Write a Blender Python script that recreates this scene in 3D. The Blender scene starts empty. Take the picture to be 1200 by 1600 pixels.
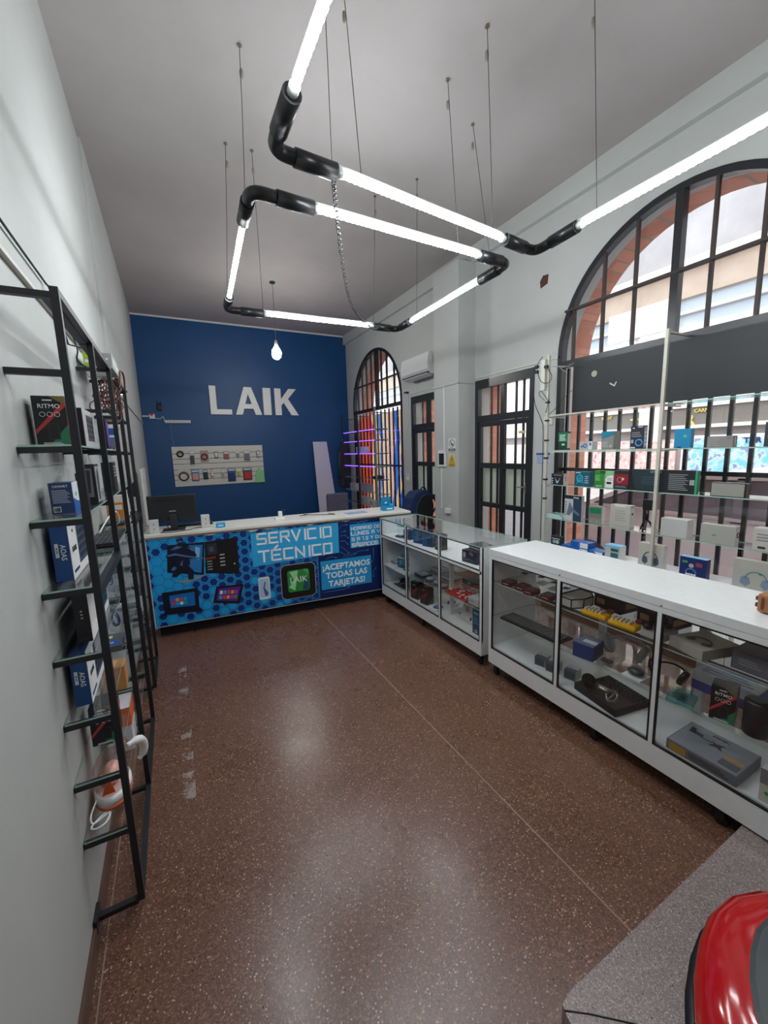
import bpy, bmesh, math, random
from mathutils import Vector, Matrix, Euler
from mathutils.geometry import tessellate_polygon
R = math.radians
random.seed(7)
S = bpy.context.scene
COL = S.collection

# ---------------------------------------------------------------- camera, world, exposure
cam = bpy.data.cameras.new('camera')
cam.sensor_fit = 'VERTICAL'; cam.sensor_height = 24.0
cam.lens = 24.0 * 626.0 / 1600.0
cam.clip_start = 0.02; cam.clip_end = 200
co = bpy.data.objects.new('camera', cam); COL.objects.link(co)
Mc = Matrix.Rotation(R(-27.64), 4, 'Z') @ Matrix.Rotation(R(81.24), 4, 'X') @ Matrix.Rotation(R(-1.73), 4, 'Z')
co.matrix_world = Matrix.Translation((0, 0, 1.75)) @ Mc
S.camera = co
W = bpy.data.worlds.new('overcast_sky'); S.world = W; W.use_nodes = True
W.node_tree.nodes['Background'].inputs[0].default_value = (0.90, 0.95, 1.0, 1)
W.node_tree.nodes['Background'].inputs[1].default_value = 2.3
S.view_settings.view_transform = 'Standard'; S.view_settings.look = 'None'
S.view_settings.gamma = 1; S.view_settings.use_curve_mapping = False
S.view_settings.exposure = 0.70
try:
    S.cycles.transparent_max_bounces = 32; S.cycles.max_bounces = 10
    S.cycles.diffuse_bounces = 5; S.cycles.sample_clamp_indirect = 6
    S.cycles.use_denoising = True
    S.cycles.caustics_reflective = False; S.cycles.caustics_refractive = False
except Exception: pass
TUBE = 56.0

# ---------------------------------------------------------------- materials
def nm(name):
    m = bpy.data.materials.new(name); m.use_nodes = True
    return m, m.node_tree, m.node_tree.nodes['Principled BSDF']
def s2l(c):
    return tuple((x/12.92 if x <= .04045 else ((x+.055)/1.055)**2.4) for x in c)
def hexc(h): return s2l(tuple(int(h[i:i+2], 16)/255 for i in (0, 2, 4)))
CACHE = {}
def C(h, rough=.5, metal=0.0, spec=.5, var=.06):
    """plain coloured material with a slight procedural variation"""
    k = (h, rough, metal, spec)
    if k in CACHE: return CACHE[k]
    m, t, b = nm('paint_'+h); c = hexc(h)
    n = t.nodes.new('ShaderNodeTexNoise'); n.inputs['Scale'].default_value = 25; n.inputs['Detail'].default_value = 3
    tc = t.nodes.new('ShaderNodeTexCoord'); t.links.new(tc.outputs['Object'], n.inputs['Vector'])
    mx = t.nodes.new('ShaderNodeMix'); mx.data_type = 'RGBA'
    mx.inputs['A'].default_value = tuple(x*(1-var) for x in c)+(1,); mx.inputs['B'].default_value = tuple(min(1, x*(1+var)) for x in c)+(1,)
    t.links.new(n.outputs['Fac'], mx.inputs['Factor']); t.links.new(mx.outputs['Result'], b.inputs['Base Color'])
    b.inputs['Roughness'].default_value = rough; b.inputs['Metallic'].default_value = metal
    b.inputs['Specular IOR Level'].default_value = spec
    CACHE[k] = m; return m
def E(name, col, s):
    m, t, b = nm(name); b.inputs['Base Color'].default_value = (*col, 1)
    b.inputs['Emission Color'].default_value = (*col, 1); b.inputs['Emission Strength'].default_value = s
    return m
def wallmat(name, h, sc=1.3, amt=.10, bump=.12, rough=.6, h2=None):
    m, t, b = nm(name); c = hexc(h); c2 = hexc(h2) if h2 else tuple(x*(1-amt) for x in c)
    tc = t.nodes.new('ShaderNodeTexCoord')
    n = t.nodes.new('ShaderNodeTexNoise'); n.inputs['Scale'].default_value = sc; n.inputs['Detail'].default_value = 6; n.inputs['Roughness'].default_value = .6
    t.links.new(tc.outputs['Object'], n.inputs['Vector'])
    r = t.nodes.new('ShaderNodeValToRGB'); r.color_ramp.elements[0].position = .35; r.color_ramp.elements[1].position = .7
    r.color_ramp.elements[0].color = (*c2, 1); r.color_ramp.elements[1].color = (*c, 1)
    t.links.new(n.outputs['Fac'], r.inputs['Fac']); t.links.new(r.outputs['Color'], b.inputs['Base Color'])
    n2 = t.nodes.new('ShaderNodeTexNoise'); n2.inputs['Scale'].default_value = 9; n2.inputs['Detail'].default_value = 8
    t.links.new(tc.outputs['Object'], n2.inputs['Vector'])
    bp = t.nodes.new('ShaderNodeBump'); bp.inputs['Strength'].default_value = bump; bp.inputs['Distance'].default_value = .02
    t.links.new(n2.outputs['Fac'], bp.inputs['Height']); t.links.new(bp.outputs['Normal'], b.inputs['Normal'])
    b.inputs['Roughness'].default_value = rough
    return m
def glassmat(name, tint=(.992, .997, .995), ior=1.45, rough=.01):
    m = bpy.data.materials.new(name); m.use_nodes = True; t = m.node_tree; t.nodes.clear()
    o = t.nodes.new('ShaderNodeOutputMaterial'); mx = t.nodes.new('ShaderNodeMixShader')
    f = t.nodes.new('ShaderNodeFresnel'); ge = t.nodes.new('ShaderNodeNewGeometry'); mr = t.nodes.new('ShaderNodeMapRange')
    mr.inputs['To Min'].default_value = ior; mr.inputs['To Max'].default_value = 1/ior      # no false total reflection on the far side of a pane
    t.links.new(ge.outputs['Backfacing'], mr.inputs['Value']); t.links.new(mr.outputs['Result'], f.inputs['IOR'])
    a = t.nodes.new('ShaderNodeBsdfTransparent'); a.inputs[0].default_value = (*tint, 1)
    g = t.nodes.new('ShaderNodeBsdfGlossy'); g.inputs['Roughness'].default_value = rough
    t.links.new(f.outputs[0], mx.inputs[0]); t.links.new(a.outputs[0], mx.inputs[1]); t.links.new(g.outputs[0], mx.inputs[2])
    t.links.new(mx.outputs[0], o.inputs['Surface']); return m
GLASS = glassmat('clear_glass')
DUSTY = glassmat('dusty_glass', (.86, .87, .88), 1.45, .12)
PLASTIC = glassmat('clear_plastic', (.86, .88, .90), 1.5, .08)
PINKPL = glassmat('tinted_clear_plastic', (.95, .84, .82), 1.5, .08)
GEDGE = C('A6CABC', .15)
WHITE = C('D9DBDA', .32); WHITE2 = C('E6E7E6', .45); OFFW = C('C9C7BD', .5); LAM = C('DFE1E1', .28)
BLACK = C('15161A', .4); BMET = C('1B1D22', .42, .0, .5); RUB = C('101114', .7); DGREY = C('2E3236', .5)
GREY = C('8C8F91', .5); LGREY = C('B4B5B3', .5); STEEL = C('A9ABA8', .3, .8); WPOST = C('C8C6B8', .35)
FRAME = C('1D2024', .35); PIPE = C('17181B', .35)
RED = C('B01218', .25); ORANGE = C('E0602A', .4); YEL = C('E0A912', .35); GRN = C('2F9E3A', .5); TEALC = C('1C7F9C', .5)
NAVY = C('1B3566', .5); BLUE = C('1657A6', .45); CYAN = C('16A6DC', .45); SKYB = C('7FC4E8', .5); BROWN = C('5A3A2E', .6)
PURP = C('6A4FB0', .5); KRAFT = C('B9834A', .6); PINK = C('E0879A', .5)
WALLW = wallmat('white_plaster', 'B9BCB9', 1.1, .09)
CEILM = wallmat('ceiling_plaster', 'B0ABA9', .8, .05, .08, .8, 'A49E9C')
BLUEW = wallmat('blue_wall_paint', '00467C', 1.5, .10, .10, .5)
GREYW = wallmat('grey_plaster', '9A9C9C', 2, .1)

def terrazzo(name, base, dark, specks, seam=False, scuff=False, vs=150):
    m, t, b = nm(name); L = t.links.new; N = t.nodes.new
    tc = N('ShaderNodeTexCoord')
    big = N('ShaderNodeTexNoise'); big.noise_dimensions = '2D'; big.inputs['Scale'].default_value = 1.1; big.inputs['Detail'].default_value = 6; L(tc.outputs['Object'], big.inputs['Vector'])
    mx = N('ShaderNodeMix'); mx.data_type = 'RGBA'; mx.inputs['A'].default_value = (*dark, 1); mx.inputs['B'].default_value = (*base, 1)
    L(big.outputs['Fac'], mx.inputs['Factor'])
    v = N('ShaderNodeTexVoronoi'); v.voronoi_dimensions = '2D'; v.inputs['Scale'].default_value = vs; L(tc.outputs['Object'], v.inputs['Vector'])
    sep = N('ShaderNodeSeparateColor'); L(v.outputs['Color'], sep.inputs[0])
    r = N('ShaderNodeValToRGB'); r.color_ramp.interpolation = 'CONSTANT'
    els = r.color_ramp.elements; els[0].position = 0; els[0].color = (0, 0, 0, 1); els[1].position = .45; els[1].color = (*specks[0], 1)
    for p, c in ((.58, specks[1]), (.84, specks[2]), (.97, specks[3])):
        e = els.new(p); e.color = (*c, 1)
    L(sep.outputs[0], r.inputs['Fac'])
    gt = N('ShaderNodeMath'); gt.operation = 'GREATER_THAN'; gt.inputs[1].default_value = .45; L(sep.outputs[0], gt.inputs[0])
    d = N('ShaderNodeMath'); d.operation = 'LESS_THAN'; d.inputs[1].default_value = .5; L(v.outputs['Distance'], d.inputs[0])
    mm = N('ShaderNodeMath'); mm.operation = 'MULTIPLY'; L(gt.outputs[0], mm.inputs[0]); L(d.outputs[0], mm.inputs[1])
    m2 = N('ShaderNodeMix'); m2.data_type = 'RGBA'; L(mm.outputs[0], m2.inputs['Factor']); L(mx.outputs['Result'], m2.inputs['A']); L(r.outputs['Color'], m2.inputs['B'])
    out = m2.outputs['Result']
    if scuff:
        sx = N('ShaderNodeSeparateXYZ'); L(tc.outputs['Object'], sx.inputs[0])
        a = N('ShaderNodeMath'); a.operation = 'SUBTRACT'; a.inputs[1].default_value = -.08; L(sx.outputs[0], a.inputs[0])
        ab = N('ShaderNodeMath'); ab.operation = 'ABSOLUTE'; L(a.outputs[0], ab.inputs[0])
        lt = N('ShaderNodeMath'); lt.operation = 'LESS_THAN'; lt.inputs[1].default_value = .03; L(ab.outputs[0], lt.inputs[0])
        n3 = N('ShaderNodeTexNoise'); n3.noise_dimensions = '2D'; n3.inputs['Scale'].default_value = 9; n3.inputs['Detail'].default_value = 8; n3.inputs['Roughness'].default_value = .8; L(tc.outputs['Object'], n3.inputs['Vector'])
        g2 = N('ShaderNodeMath'); g2.operation = 'GREATER_THAN'; g2.inputs[1].default_value = .55; L(n3.outputs['Fac'], g2.inputs[0])
        y1 = N('ShaderNodeMath'); y1.operation = 'GREATER_THAN'; y1.inputs[1].default_value = 2.1; L(sx.outputs[1], y1.inputs[0])
        y2 = N('ShaderNodeMath'); y2.operation = 'LESS_THAN'; y2.inputs[1].default_value = 3.6; L(sx.outputs[1], y2.inputs[0])
        p = lt
        for q in (g2, y1, y2):
            k = N('ShaderNodeMath'); k.operation = 'MULTIPLY'; L(p.outputs[0], k.inputs[0]); L(q.outputs[0], k.inputs[1]); p = k
        k = N('ShaderNodeMath'); k.operation = 'MULTIPLY'; k.inputs[1].default_value = .55; L(p.outputs[0], k.inputs[0])
        m3 = N('ShaderNodeMix'); m3.data_type = 'RGBA'; L(k.outputs[0], m3.inputs['Factor']); L(out, m3.inputs['A']); m3.inputs['B'].default_value = (.42, .38, .36, 1)
        out = m3.outputs['Result']
    L(out, b.inputs['Base Color'])
    rr = N('ShaderNodeMapRange'); rr.inputs['To Min'].default_value = .17; rr.inputs['To Max'].default_value = .40
    n4 = N('ShaderNodeTexNoise'); n4.noise_dimensions = '2D'; n4.inputs['Scale'].default_value = 2.2; n4.inputs['Detail'].default_value = 5; L(tc.outputs['Object'], n4.inputs['Vector'])
    L(n4.outputs['Fac'], rr.inputs['Value']); L(rr.outputs['Result'], b.inputs['Roughness'])
    bp = N('ShaderNodeBump'); bp.inputs['Strength'].default_value = .05; bp.inputs['Distance'].default_value = .002
    L(v.outputs['Distance'], bp.inputs['Height']); L(bp.outputs['Normal'], b.inputs['Normal'])
    return m
FLOORM = terrazzo('brown_terrazzo', hexc('6A4A3C'), hexc('563A2E'), [hexc('4A3228'), hexc('745242'), hexc('8A6652'), hexc('B49C8A')], scuff=True, vs=170)
STEPM = terrazzo('grey_terrazzo', hexc('8E8180'), hexc('786A68'), [hexc('6E605C'), hexc('A0938F'), hexc('7E6E6A'), hexc('BDB2AC')], vs=230)
SKIRT = C('5A4038', .35)

def brickmat():
    m, t, b = nm('red_brick'); L = t.links.new; N = t.nodes.new
    tc = N('ShaderNodeTexCoord'); sx = N('ShaderNodeSeparateXYZ'); L(tc.outputs['Object'], sx.inputs[0])
    ad = N('ShaderNodeMath'); L(sx.outputs[0], ad.inputs[0]); L(sx.outputs[1], ad.inputs[1])
    cb = N('ShaderNodeCombineXYZ'); L(ad.outputs[0], cb.inputs[0]); L(sx.outputs[2], cb.inputs[1])
    br = N('ShaderNodeTexBrick'); L(cb.outputs[0], br.inputs['Vector'])
    br.inputs['Color1'].default_value = (*hexc('D8947A'), 1); br.inputs['Color2'].default_value = (*hexc('C88068'), 1); br.inputs['Mortar'].default_value = (*hexc('A88C7C'), 1)
    br.inputs['Scale'].default_value = 1; br.inputs['Brick Width'].default_value = .24; br.inputs['Row Height'].default_value = .065; br.inputs['Mortar Size'].default_value = .005
    L(br.outputs['Color'], b.inputs['Base Color']); b.inputs['Roughness'].default_value = .85
    return m
BRICK = brickmat()

# ---------------------------------------------------------------- mesh helpers
class MB:
    def __init__(s): s.bm = bmesh.new(); s.mats = []
    def mi(s, m):
        if m not in s.mats: s.mats.append(m)
        return s.mats.index(m)
    def _t(s, faces, m):
        i = s.mi(m)
        for f in faces: f.material_index = i
    def box(s, a, b, m, M=None, bev=0):
        x0, y0, z0 = a; x1, y1, z1 = b
        v = [s.bm.verts.new(p) for p in ((x0,y0,z0),(x1,y0,z0),(x1,y1,z0),(x0,y1,z0),(x0,y0,z1),(x1,y0,z1),(x1,y1,z1),(x0,y1,z1))]
        f = [s.bm.faces.new([v[i] for i in q]) for q in ((0,3,2,1),(4,5,6,7),(0,1,5,4),(1,2,6,5),(2,3,7,6),(3,0,4,7))]
        s._t(f, m)
        if bev:
            es = {e for q in f for e in q.edges}
            r = bmesh.ops.bevel(s.bm, geom=list(es), offset=bev, segments=2, profile=.5, affect='EDGES')
            s._t(r['faces'], m); v = list({w for q in r['faces'] for w in q.verts} | {w for w in v if w.is_valid})
            v = [w for w in v if w.is_valid]
        if M is not None: bmesh.ops.transform(s.bm, matrix=M, verts=v)
        return s
    def plate(s, a, b, m, em):
        """thin slab: the two biggest faces get m, the edges get em"""
        d = [b[i]-a[i] for i in range(3)]; k = d.index(min(d)); n0 = len(s.bm.faces)
        s.box(a, b, em); s.bm.faces.ensure_lookup_table(); i = s.mi(m)
        s.bm.normal_update()
        for f in s.bm.faces[n0:]:
            if abs(f.normal[k]) > .9: f.material_index = i
        return s
    def prism(s, pts, M, t, m):
        """2-D outline extruded 0..t along z then placed by M"""
        n = len(pts)
        lo = [s.bm.verts.new(M @ Vector((p[0], p[1], 0))) for p in pts]; hi = [s.bm.verts.new(M @ Vector((p[0], p[1], t))) for p in pts]
        f = [s.bm.faces.new(hi), s.bm.faces.new(lo[::-1])] + [s.bm.faces.new((lo[i], lo[(i+1)%n], hi[(i+1)%n], hi[i])) for i in range(n)]
        s._t(f, m); return s
    def tube(s, pts, r, m, n=8, cap=True, smooth=True):
        pts = [Vector(p) for p in pts]; rs = r if isinstance(r, (list, tuple)) else [r]*len(pts)
        rings = []; up = None
        for i, p in enumerate(pts):
            d = (pts[min(i+1, len(pts)-1)] - pts[max(i-1, 0)]).normalized()
            if up is None:
                up = Vector((0,0,1)) if abs(d.z) < .9 else Vector((1,0,0))
            a = d.cross(up)
            if a.length < 1e-4: a = d.orthogonal()
            a.normalize(); b_ = a.cross(d).normalized(); up = b_
            rings.append([s.bm.verts.new(p + a*math.cos(2*math.pi*k/n)*rs[i] + b_*math.sin(2*math.pi*k/n)*rs[i]) for k in range(n)])
        f = []
        for A, B in zip(rings, rings[1:]):
            for k in range(n):
                q = s.bm.faces.new((A[k], A[(k+1)%n], B[(k+1)%n], B[k])); q.smooth = smooth; f.append(q)
        if cap: f += [s.bm.faces.new(rings[0][::-1]), s.bm.faces.new(rings[-1])]
        s._t(f, m); return s
    def lathe(s, prof, M, m, n=24, smooth=True):
        rings = []
        for r, z in prof:
            rings.append([s.bm.verts.new(M @ Vector((r*math.cos(2*math.pi*k/n), r*math.sin(2*math.pi*k/n), z))) for k in range(n)])
        f = []
        for A, B in zip(rings, rings[1:]):
            for k in range(n):
                q = s.bm.faces.new((A[k], A[(k+1)%n], B[(k+1)%n], B[k])); q.smooth = smooth; f.append(q)
        f += [s.bm.faces.new(rings[0][::-1]), s.bm.faces.new(rings[-1])]
        s._t(f, m); return s
    def ball(s, c, r, m, sc=(1,1,1), n=12):
        M = Matrix.Translation(c) @ Matrix.Diagonal((*[r*k for k in sc], 1))
        q = bmesh.ops.create_uvsphere(s.bm, u_segments=n+4, v_segments=n, radius=1, matrix=M)
        fs = {f for v in q['verts'] for f in v.link_faces}
        for f in fs: f.smooth = True
        s._t(fs, m); return s
    def build(s, name, parent=None, loc=None, kind=None):
        if parent is None and loc is None:
            loc = (0, 0, 0)
            if kind is None and len(s.bm.verts):
                vs = [v.co for v in s.bm.verts]
                loc = ((min(v.x for v in vs)+max(v.x for v in vs))/2, (min(v.y for v in vs)+max(v.y for v in vs))/2, min(v.z for v in vs))
        org = Vector(loc) if loc is not None else Vector((0, 0, 0))
        if parent is not None:
            p = parent
            while p is not None: org = org + p.location; p = p.parent
        bmesh.ops.translate(s.bm, vec=-org, verts=s.bm.verts[:])
        bmesh.ops.recalc_face_normals(s.bm, faces=s.bm.faces[:])
        me = bpy.data.meshes.new(name); s.bm.to_mesh(me); s.bm.free()
        for m in s.mats: me.materials.append(m)
        o = bpy.data.objects.new(name, me); COL.objects.link(o)
        if loc is not None and parent is None: o.location = loc
        if parent is not None: o.parent = parent
        if kind: o['kind'] = kind
        return o
def tag(o, label, cat, group=None):
    o['label'] = label; o['category'] = cat
    if group: o['group'] = group
    return o
def thing(name, label, cat, loc, group=None):
    o = bpy.data.objects.new(name, None); COL.objects.link(o); o.location = loc; o.empty_display_size = .05
    return tag(o, label, cat, group)
def struct(name, mb): return mb.build(name, kind='structure')
def relabel(o, label, group=None):
    o['label'] = label
    if group: o['group'] = group
    return o
def dup(root, loc, label=None, group=None, rotz=None):
    r = root.copy(); COL.objects.link(r); r.location = loc
    if rotz is not None: r.rotation_euler = (0, 0, rotz)
    if label: r['label'] = label
    if group: r['group'] = group
    for ch in list(root.children):
        c = ch.copy(); COL.objects.link(c); c.parent = r
        for g in ch.children:
            d = g.copy(); COL.objects.link(d); d.parent = c
    return r
_tc = {}
def text_mesh(txt, h, bold=0.0, t=.0008, align='CENTER'):
    """raised lettering; h = capital height; returns bmesh-able mesh in XY"""
    cu = bpy.data.curves.new('lettering', 'FONT'); cu.body = txt; cu.size = h/.70; cu.offset = bold*h; cu.extrude = t/2
    cu.align_x = align; cu.align_y = 'CENTER'; cu.resolution_u = 2; cu.space_line = .95
    o = bpy.data.objects.new('lettering', cu); COL.objects.link(o)
    bpy.context.view_layer.update()
    dg = bpy.context.evaluated_depsgraph_get()
    me = bpy.data.meshes.new_from_object(o.evaluated_get(dg))
    COL.objects.unlink(o); bpy.data.objects.remove(o); return me
def face(o, f, sz):
    """matrix from (u*W, v*H, n) on one face of a box of size sz standing on its origin, plus W,H"""
    sx, sy, s_z = sz
    if f == '-x': return Matrix(((0,0,-1,-sx/2),(-1,0,0,sy/2),(0,1,0,0),(0,0,0,1))), sy, s_z
    if f == '+x': return Matrix(((0,0,1,sx/2),(1,0,0,-sy/2),(0,1,0,0),(0,0,0,1))) if False else Matrix(((0,0,1,sx/2),(1,0,0,-sy/2),(0,1,0,0),(0,0,0,1))), sy, s_z
    if f == '-y': return Matrix(((1,0,0,-sx/2),(0,0,-1,-sy/2),(0,1,0,0),(0,0,0,1))), sx, s_z
    if f == 'tx': return Matrix(((0,1,0,-sx/2),(-1,0,0,sy/2),(0,0,1,s_z),(0,0,0,1))), sy, sx   # top, read looking towards +x
    if f == 'ty': return Matrix(((1,0,0,-sx/2),(0,1,0,-sy/2),(0,0,1,s_z),(0,0,0,1))), sx, sy   # top, read looking towards +y
def deco(o, f, sz, items, t=.0012):
    M, Wd, H = face(o, f, sz)
    if f == '+x': pass
    for k, it in enumerate(items):
        T = M @ Matrix.Translation((0, 0, k*.0002))
        kd = it[0]; mb = MB()
        if kd == 'r':
            _, u0, v0, u1, v1, m = it[:6]; name = it[6] if len(it) > 6 else 'printed_panel'
            mb.prism([(u0*Wd, v0*H), (u1*Wd, v0*H), (u1*Wd, v1*H), (u0*Wd, v1*H)], T, t, m)
        elif kd == 'p':
            _, pts, m = it[:3]; name = it[3] if len(it) > 3 else 'printed_shape'
            mb.prism([(u*Wd, v*H) for u, v in pts], T, t, m)
        elif kd == 'c':
            _, u, v, r, m = it[:5]; name = it[5] if len(it) > 5 else 'printed_disc'
            mb.prism([(u*Wd+r*math.cos(a*math.pi/10), v*H+r*math.sin(a*math.pi/10)) for a in range(20)], T, t, m)
        elif kd == 'ring':
            _, u, v, r, w, m = it[:6]; name = it[6] if len(it) > 6 else 'printed_ring'
            a0, a1 = (it[7], it[8]) if len(it) > 8 else (0, 360)
            n = 20
            P = [T @ Vector((u*Wd+r*math.cos(R(a0+(a1-a0)*k/n)), v*H+r*math.sin(R(a0+(a1-a0)*k/n)), t*.6)) for k in range(n+1)]
            mb.tube(P, w, m, 5)
        elif kd == 'lines':
            _, u0, v0, u1, v1, n, m = it[:7]; name = 'small_print'
            for j in range(n):
                vv = v0+(v1-v0)*(j+.5)/n; hh = (v1-v0)/n*.22; ue = u1-(u1-u0)*(.25*((j*37) % 5)/5)
                mb.prism([(u0*Wd, (vv-hh)*H), (ue*Wd, (vv-hh)*H), (ue*Wd, (vv+hh)*H), (u0*Wd, (vv+hh)*H)], T, t, m)
        elif kd == 't':
            _, txt, u, v, h, m = it[:6]; rot = it[6] if len(it) > 6 else 0; bold = it[7] if len(it) > 7 else .02
            me = text_mesh(txt, h, bold, t); me.transform(T @ Matrix.Translation((u*Wd, v*H, t*.7)) @ Matrix.Rotation(R(rot), 4, 'Z'))
            me.materials.clear(); me.materials.append(m)
            d = bpy.data.objects.new('lettering', me); COL.objects.link(d); d.parent = o; mb.bm.free(); continue
        org = MB.build
        me = bpy.data.meshes.new(name); bmesh.ops.recalc_face_normals(mb.bm, faces=mb.bm.faces[:]); mb.bm.to_mesh(me); mb.bm.free()
        for m_ in mb.mats: me.materials.append(m_)
        d = bpy.data.objects.new(name, me); COL.objects.link(d); d.parent = o
def carton(name, label, cat, c, sz, m, decs=(), rot=0, group=None, bev=.0015):
    """product box standing on c; its printing are children"""
    mb = MB(); mb.box((-sz[0]/2, -sz[1]/2, 0), (sz[0]/2, sz[1]/2, sz[2]), m, bev=bev)
    me = bpy.data.meshes.new(name); mb.bm.to_mesh(me); mb.bm.free()
    for m_ in mb.mats: me.materials.append(m_)
    o = bpy.data.objects.new(name, me); COL.objects.link(o); tag(o, label, cat, group)
    for f, items in decs: deco(o, f, sz, items)
    o.location = c; o.rotation_euler = (0, 0, R(rot))
    return o
def arc(c, r, a0, a1, n, ax='yz'):
    return [(c[0], c[1]+r*math.cos(R(a0+(a1-a0)*k/n)), c[2]+r*math.sin(R(a0+(a1-a0)*k/n))) for k in range(n+1)]

# ---------------------------------------------------------------- room shell
XL, XR, YB, YF, ZC = -.41, 3.75, 8.8, -1.7, 4.31
struct('floor', MB().box((XL-.3, YF-.3, -.12), (XR, YB+.2, 0), FLOORM))
struct('ceiling', MB().box((XL-.3, YF-.3, ZC), (XR+.55, YB+.3, ZC+.15), CEILM))
struct('wall_left', MB().box((XL-.25, YF-.3, 0), (XL, YB+.25, ZC), WALLW))
struct('wall_back', MB().box((XL, YB, 0), (XR, YB+.25, ZC), BLUEW))
struct('wall_front', MB().box((XL, YF-.25, 0), (XR, YF, ZC), WALLW))
def holed(x0, x1, outer, holes, m, name):
    """wall slab between x0 and x1 in the y-z plane with openings, built column by column"""
    Y0, Y1, z0, z1 = outer; mb = MB(); bm = mb.bm; fs = []; ys = {Y0, Y1}
    for h in holes: ys |= set(h[0])
    ys = sorted(ys)
    def quad(pts): fs.append(bm.faces.new([bm.verts.new(p) for p in pts]))
    def cell(ya, yb, la, lb, ta, tb):
        for x in (x0, x1): quad([(x, ya, la), (x, yb, lb), (x, yb, tb), (x, ya, ta)])
    for ya, yb in zip(ys, ys[1:]):
        hit = None
        for hy, ht, hb in holes:
            if ya >= hy[0]-1e-6 and yb <= hy[-1]+1e-6:
                f = lambda y: ht[min(range(len(hy)), key=lambda i: abs(hy[i]-y))]
                hit = (f(ya), f(yb), hb)
        if hit is None: cell(ya, yb, z0, z0, z1, z1)
        else:
            ta, tb, hb = hit
            cell(ya, yb, z0, z0, hb, hb); cell(ya, yb, ta, tb, z1, z1)
            quad([(x0, ya, hb), (x1, ya, hb), (x1, yb, hb), (x0, yb, hb)]); quad([(x0, ya, ta), (x1, ya, ta), (x1, yb, tb), (x0, yb, tb)])
    for hy, ht, hb in holes:
        for i in (0, -1): quad([(x0, hy[i], hb), (x1, hy[i], hb), (x1, hy[i], ht[i]), (x0, hy[i], ht[i])])
    for y in (Y0, Y1): quad([(x0, y, z0), (x1, y, z0), (x1, y, z1), (x0, y, z1)])
    bmesh.ops.remove_doubles(bm, verts=bm.verts[:], dist=1e-5)
    mb._t(bm.faces[:], m); return struct(name, mb)
def archhole(yc, r, zb, zs, n=28):
    a = [(round(yc-r*math.cos(R(180*k/n)), 5), zs+r*math.sin(R(180*k/n))) for k in range(n+1)]
    return [p[0] for p in a], [p[1] for p in a], zb
NC, NR, NS, NB = 1.97, 1.09, 2.66, .40      # near arched window: centre y, radius, springing, sill
FC, FR, FS_, FB = 7.40, 1.07, 2.66, .30     # far arched window
HOL = [archhole(NC, NR, NB, NS), archhole(FC, FR, FB, FS_),
       ([3.37, 4.37], [2.63, 2.63], .01), ([5.02, 6.02], [2.63, 2.63], .01)]
OUT = (YF-.3, YB+.3, 0, ZC)
holed(XR, XR+.24, OUT, HOL, WALLW, 'wall_right')
holed(XR+.24, XR+.50, (YF-.3, YB+.3, -.2, ZC+.3), HOL, BRICK, 'wall_street')
struct('trim_1', MB().box((XR-.06, YF, 4.12), (XR, YB, ZC), WALLW))                 # ledge under the ceiling, right
struct('trim_2', MB().box((3.47, 4.39, 0), (XR, 4.95, 4.12), WALLW))                # pillar
struct('trim_3', MB().box((XL, 4.33, 0), (XL+.02, YB, ZC), WALLW))                  # thicker plaster on the left wall
struct('trim_4', MB().box((1.306, .63, -.001), (1.313, 4.3, .0012), C('8A7060', .5)))  # floor joint strip
struct('baseboard_left', MB().box((XL, YF, 0), (XL+.011, YB, .08), SKIRT).box((XL+.03, YF, -.001), (XL+.034, YB, .001), C('8A7A70', .5)))
struct('baseboard_right', MB().box((XR-.012, .7, 0), (XR, 3.36, .09), SKIRT).box((XR-.012, 6.03, 0), (XR, YB, .09), SKIRT))
struct('trim_5', MB().box((XL, YB-.012, ZC-.03), (XR-.06, YB, ZC), C('D8D8D4', .6)))
struct('trim_6', MB().box((3.46, 4.38, 2.60), (XR-.001, 4.39, 2.615), C('B8BAB8', .5)).box((3.455, 4.38, 2.60), (3.47, 4.96, 2.615), C('B8BAB8', .5)))
# raised terrazzo step in the near right corner
mb = MB()
PS = [(.872, .60), (.882, .625), (.93, .634), (3.74, .634), (3.74, -1.69), (.60, -1.69), (.80, .30)]
mb.prism(PS, Matrix.Translation((0, 0, .0005)), .0875, STEPM)
struct('floor_step', mb).name = 'trim_7'
struct('trim_8', MB().tube([(.876, .612, .0885), (.93, .575, .0885), (1.032, .493, .0885), (1.35, .25, .0885), (1.6, .06, .0885)], .0022, BLACK, 5))
# hole broken in the plaster near the window arch
tag(MB().prism([(0, 0), (.09, .02), (.10, .11), (.03, .12), (-.01, .07)], Matrix(((0,0,-1,XR),(-1,0,0,3.32),(0,1,0,3.44),(0,0,0,1))), .004, C('4A2C24', .9)).build('wall_hole'),
    'small dark broken hole in the plaster beside the big arched window', 'hole')

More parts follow.
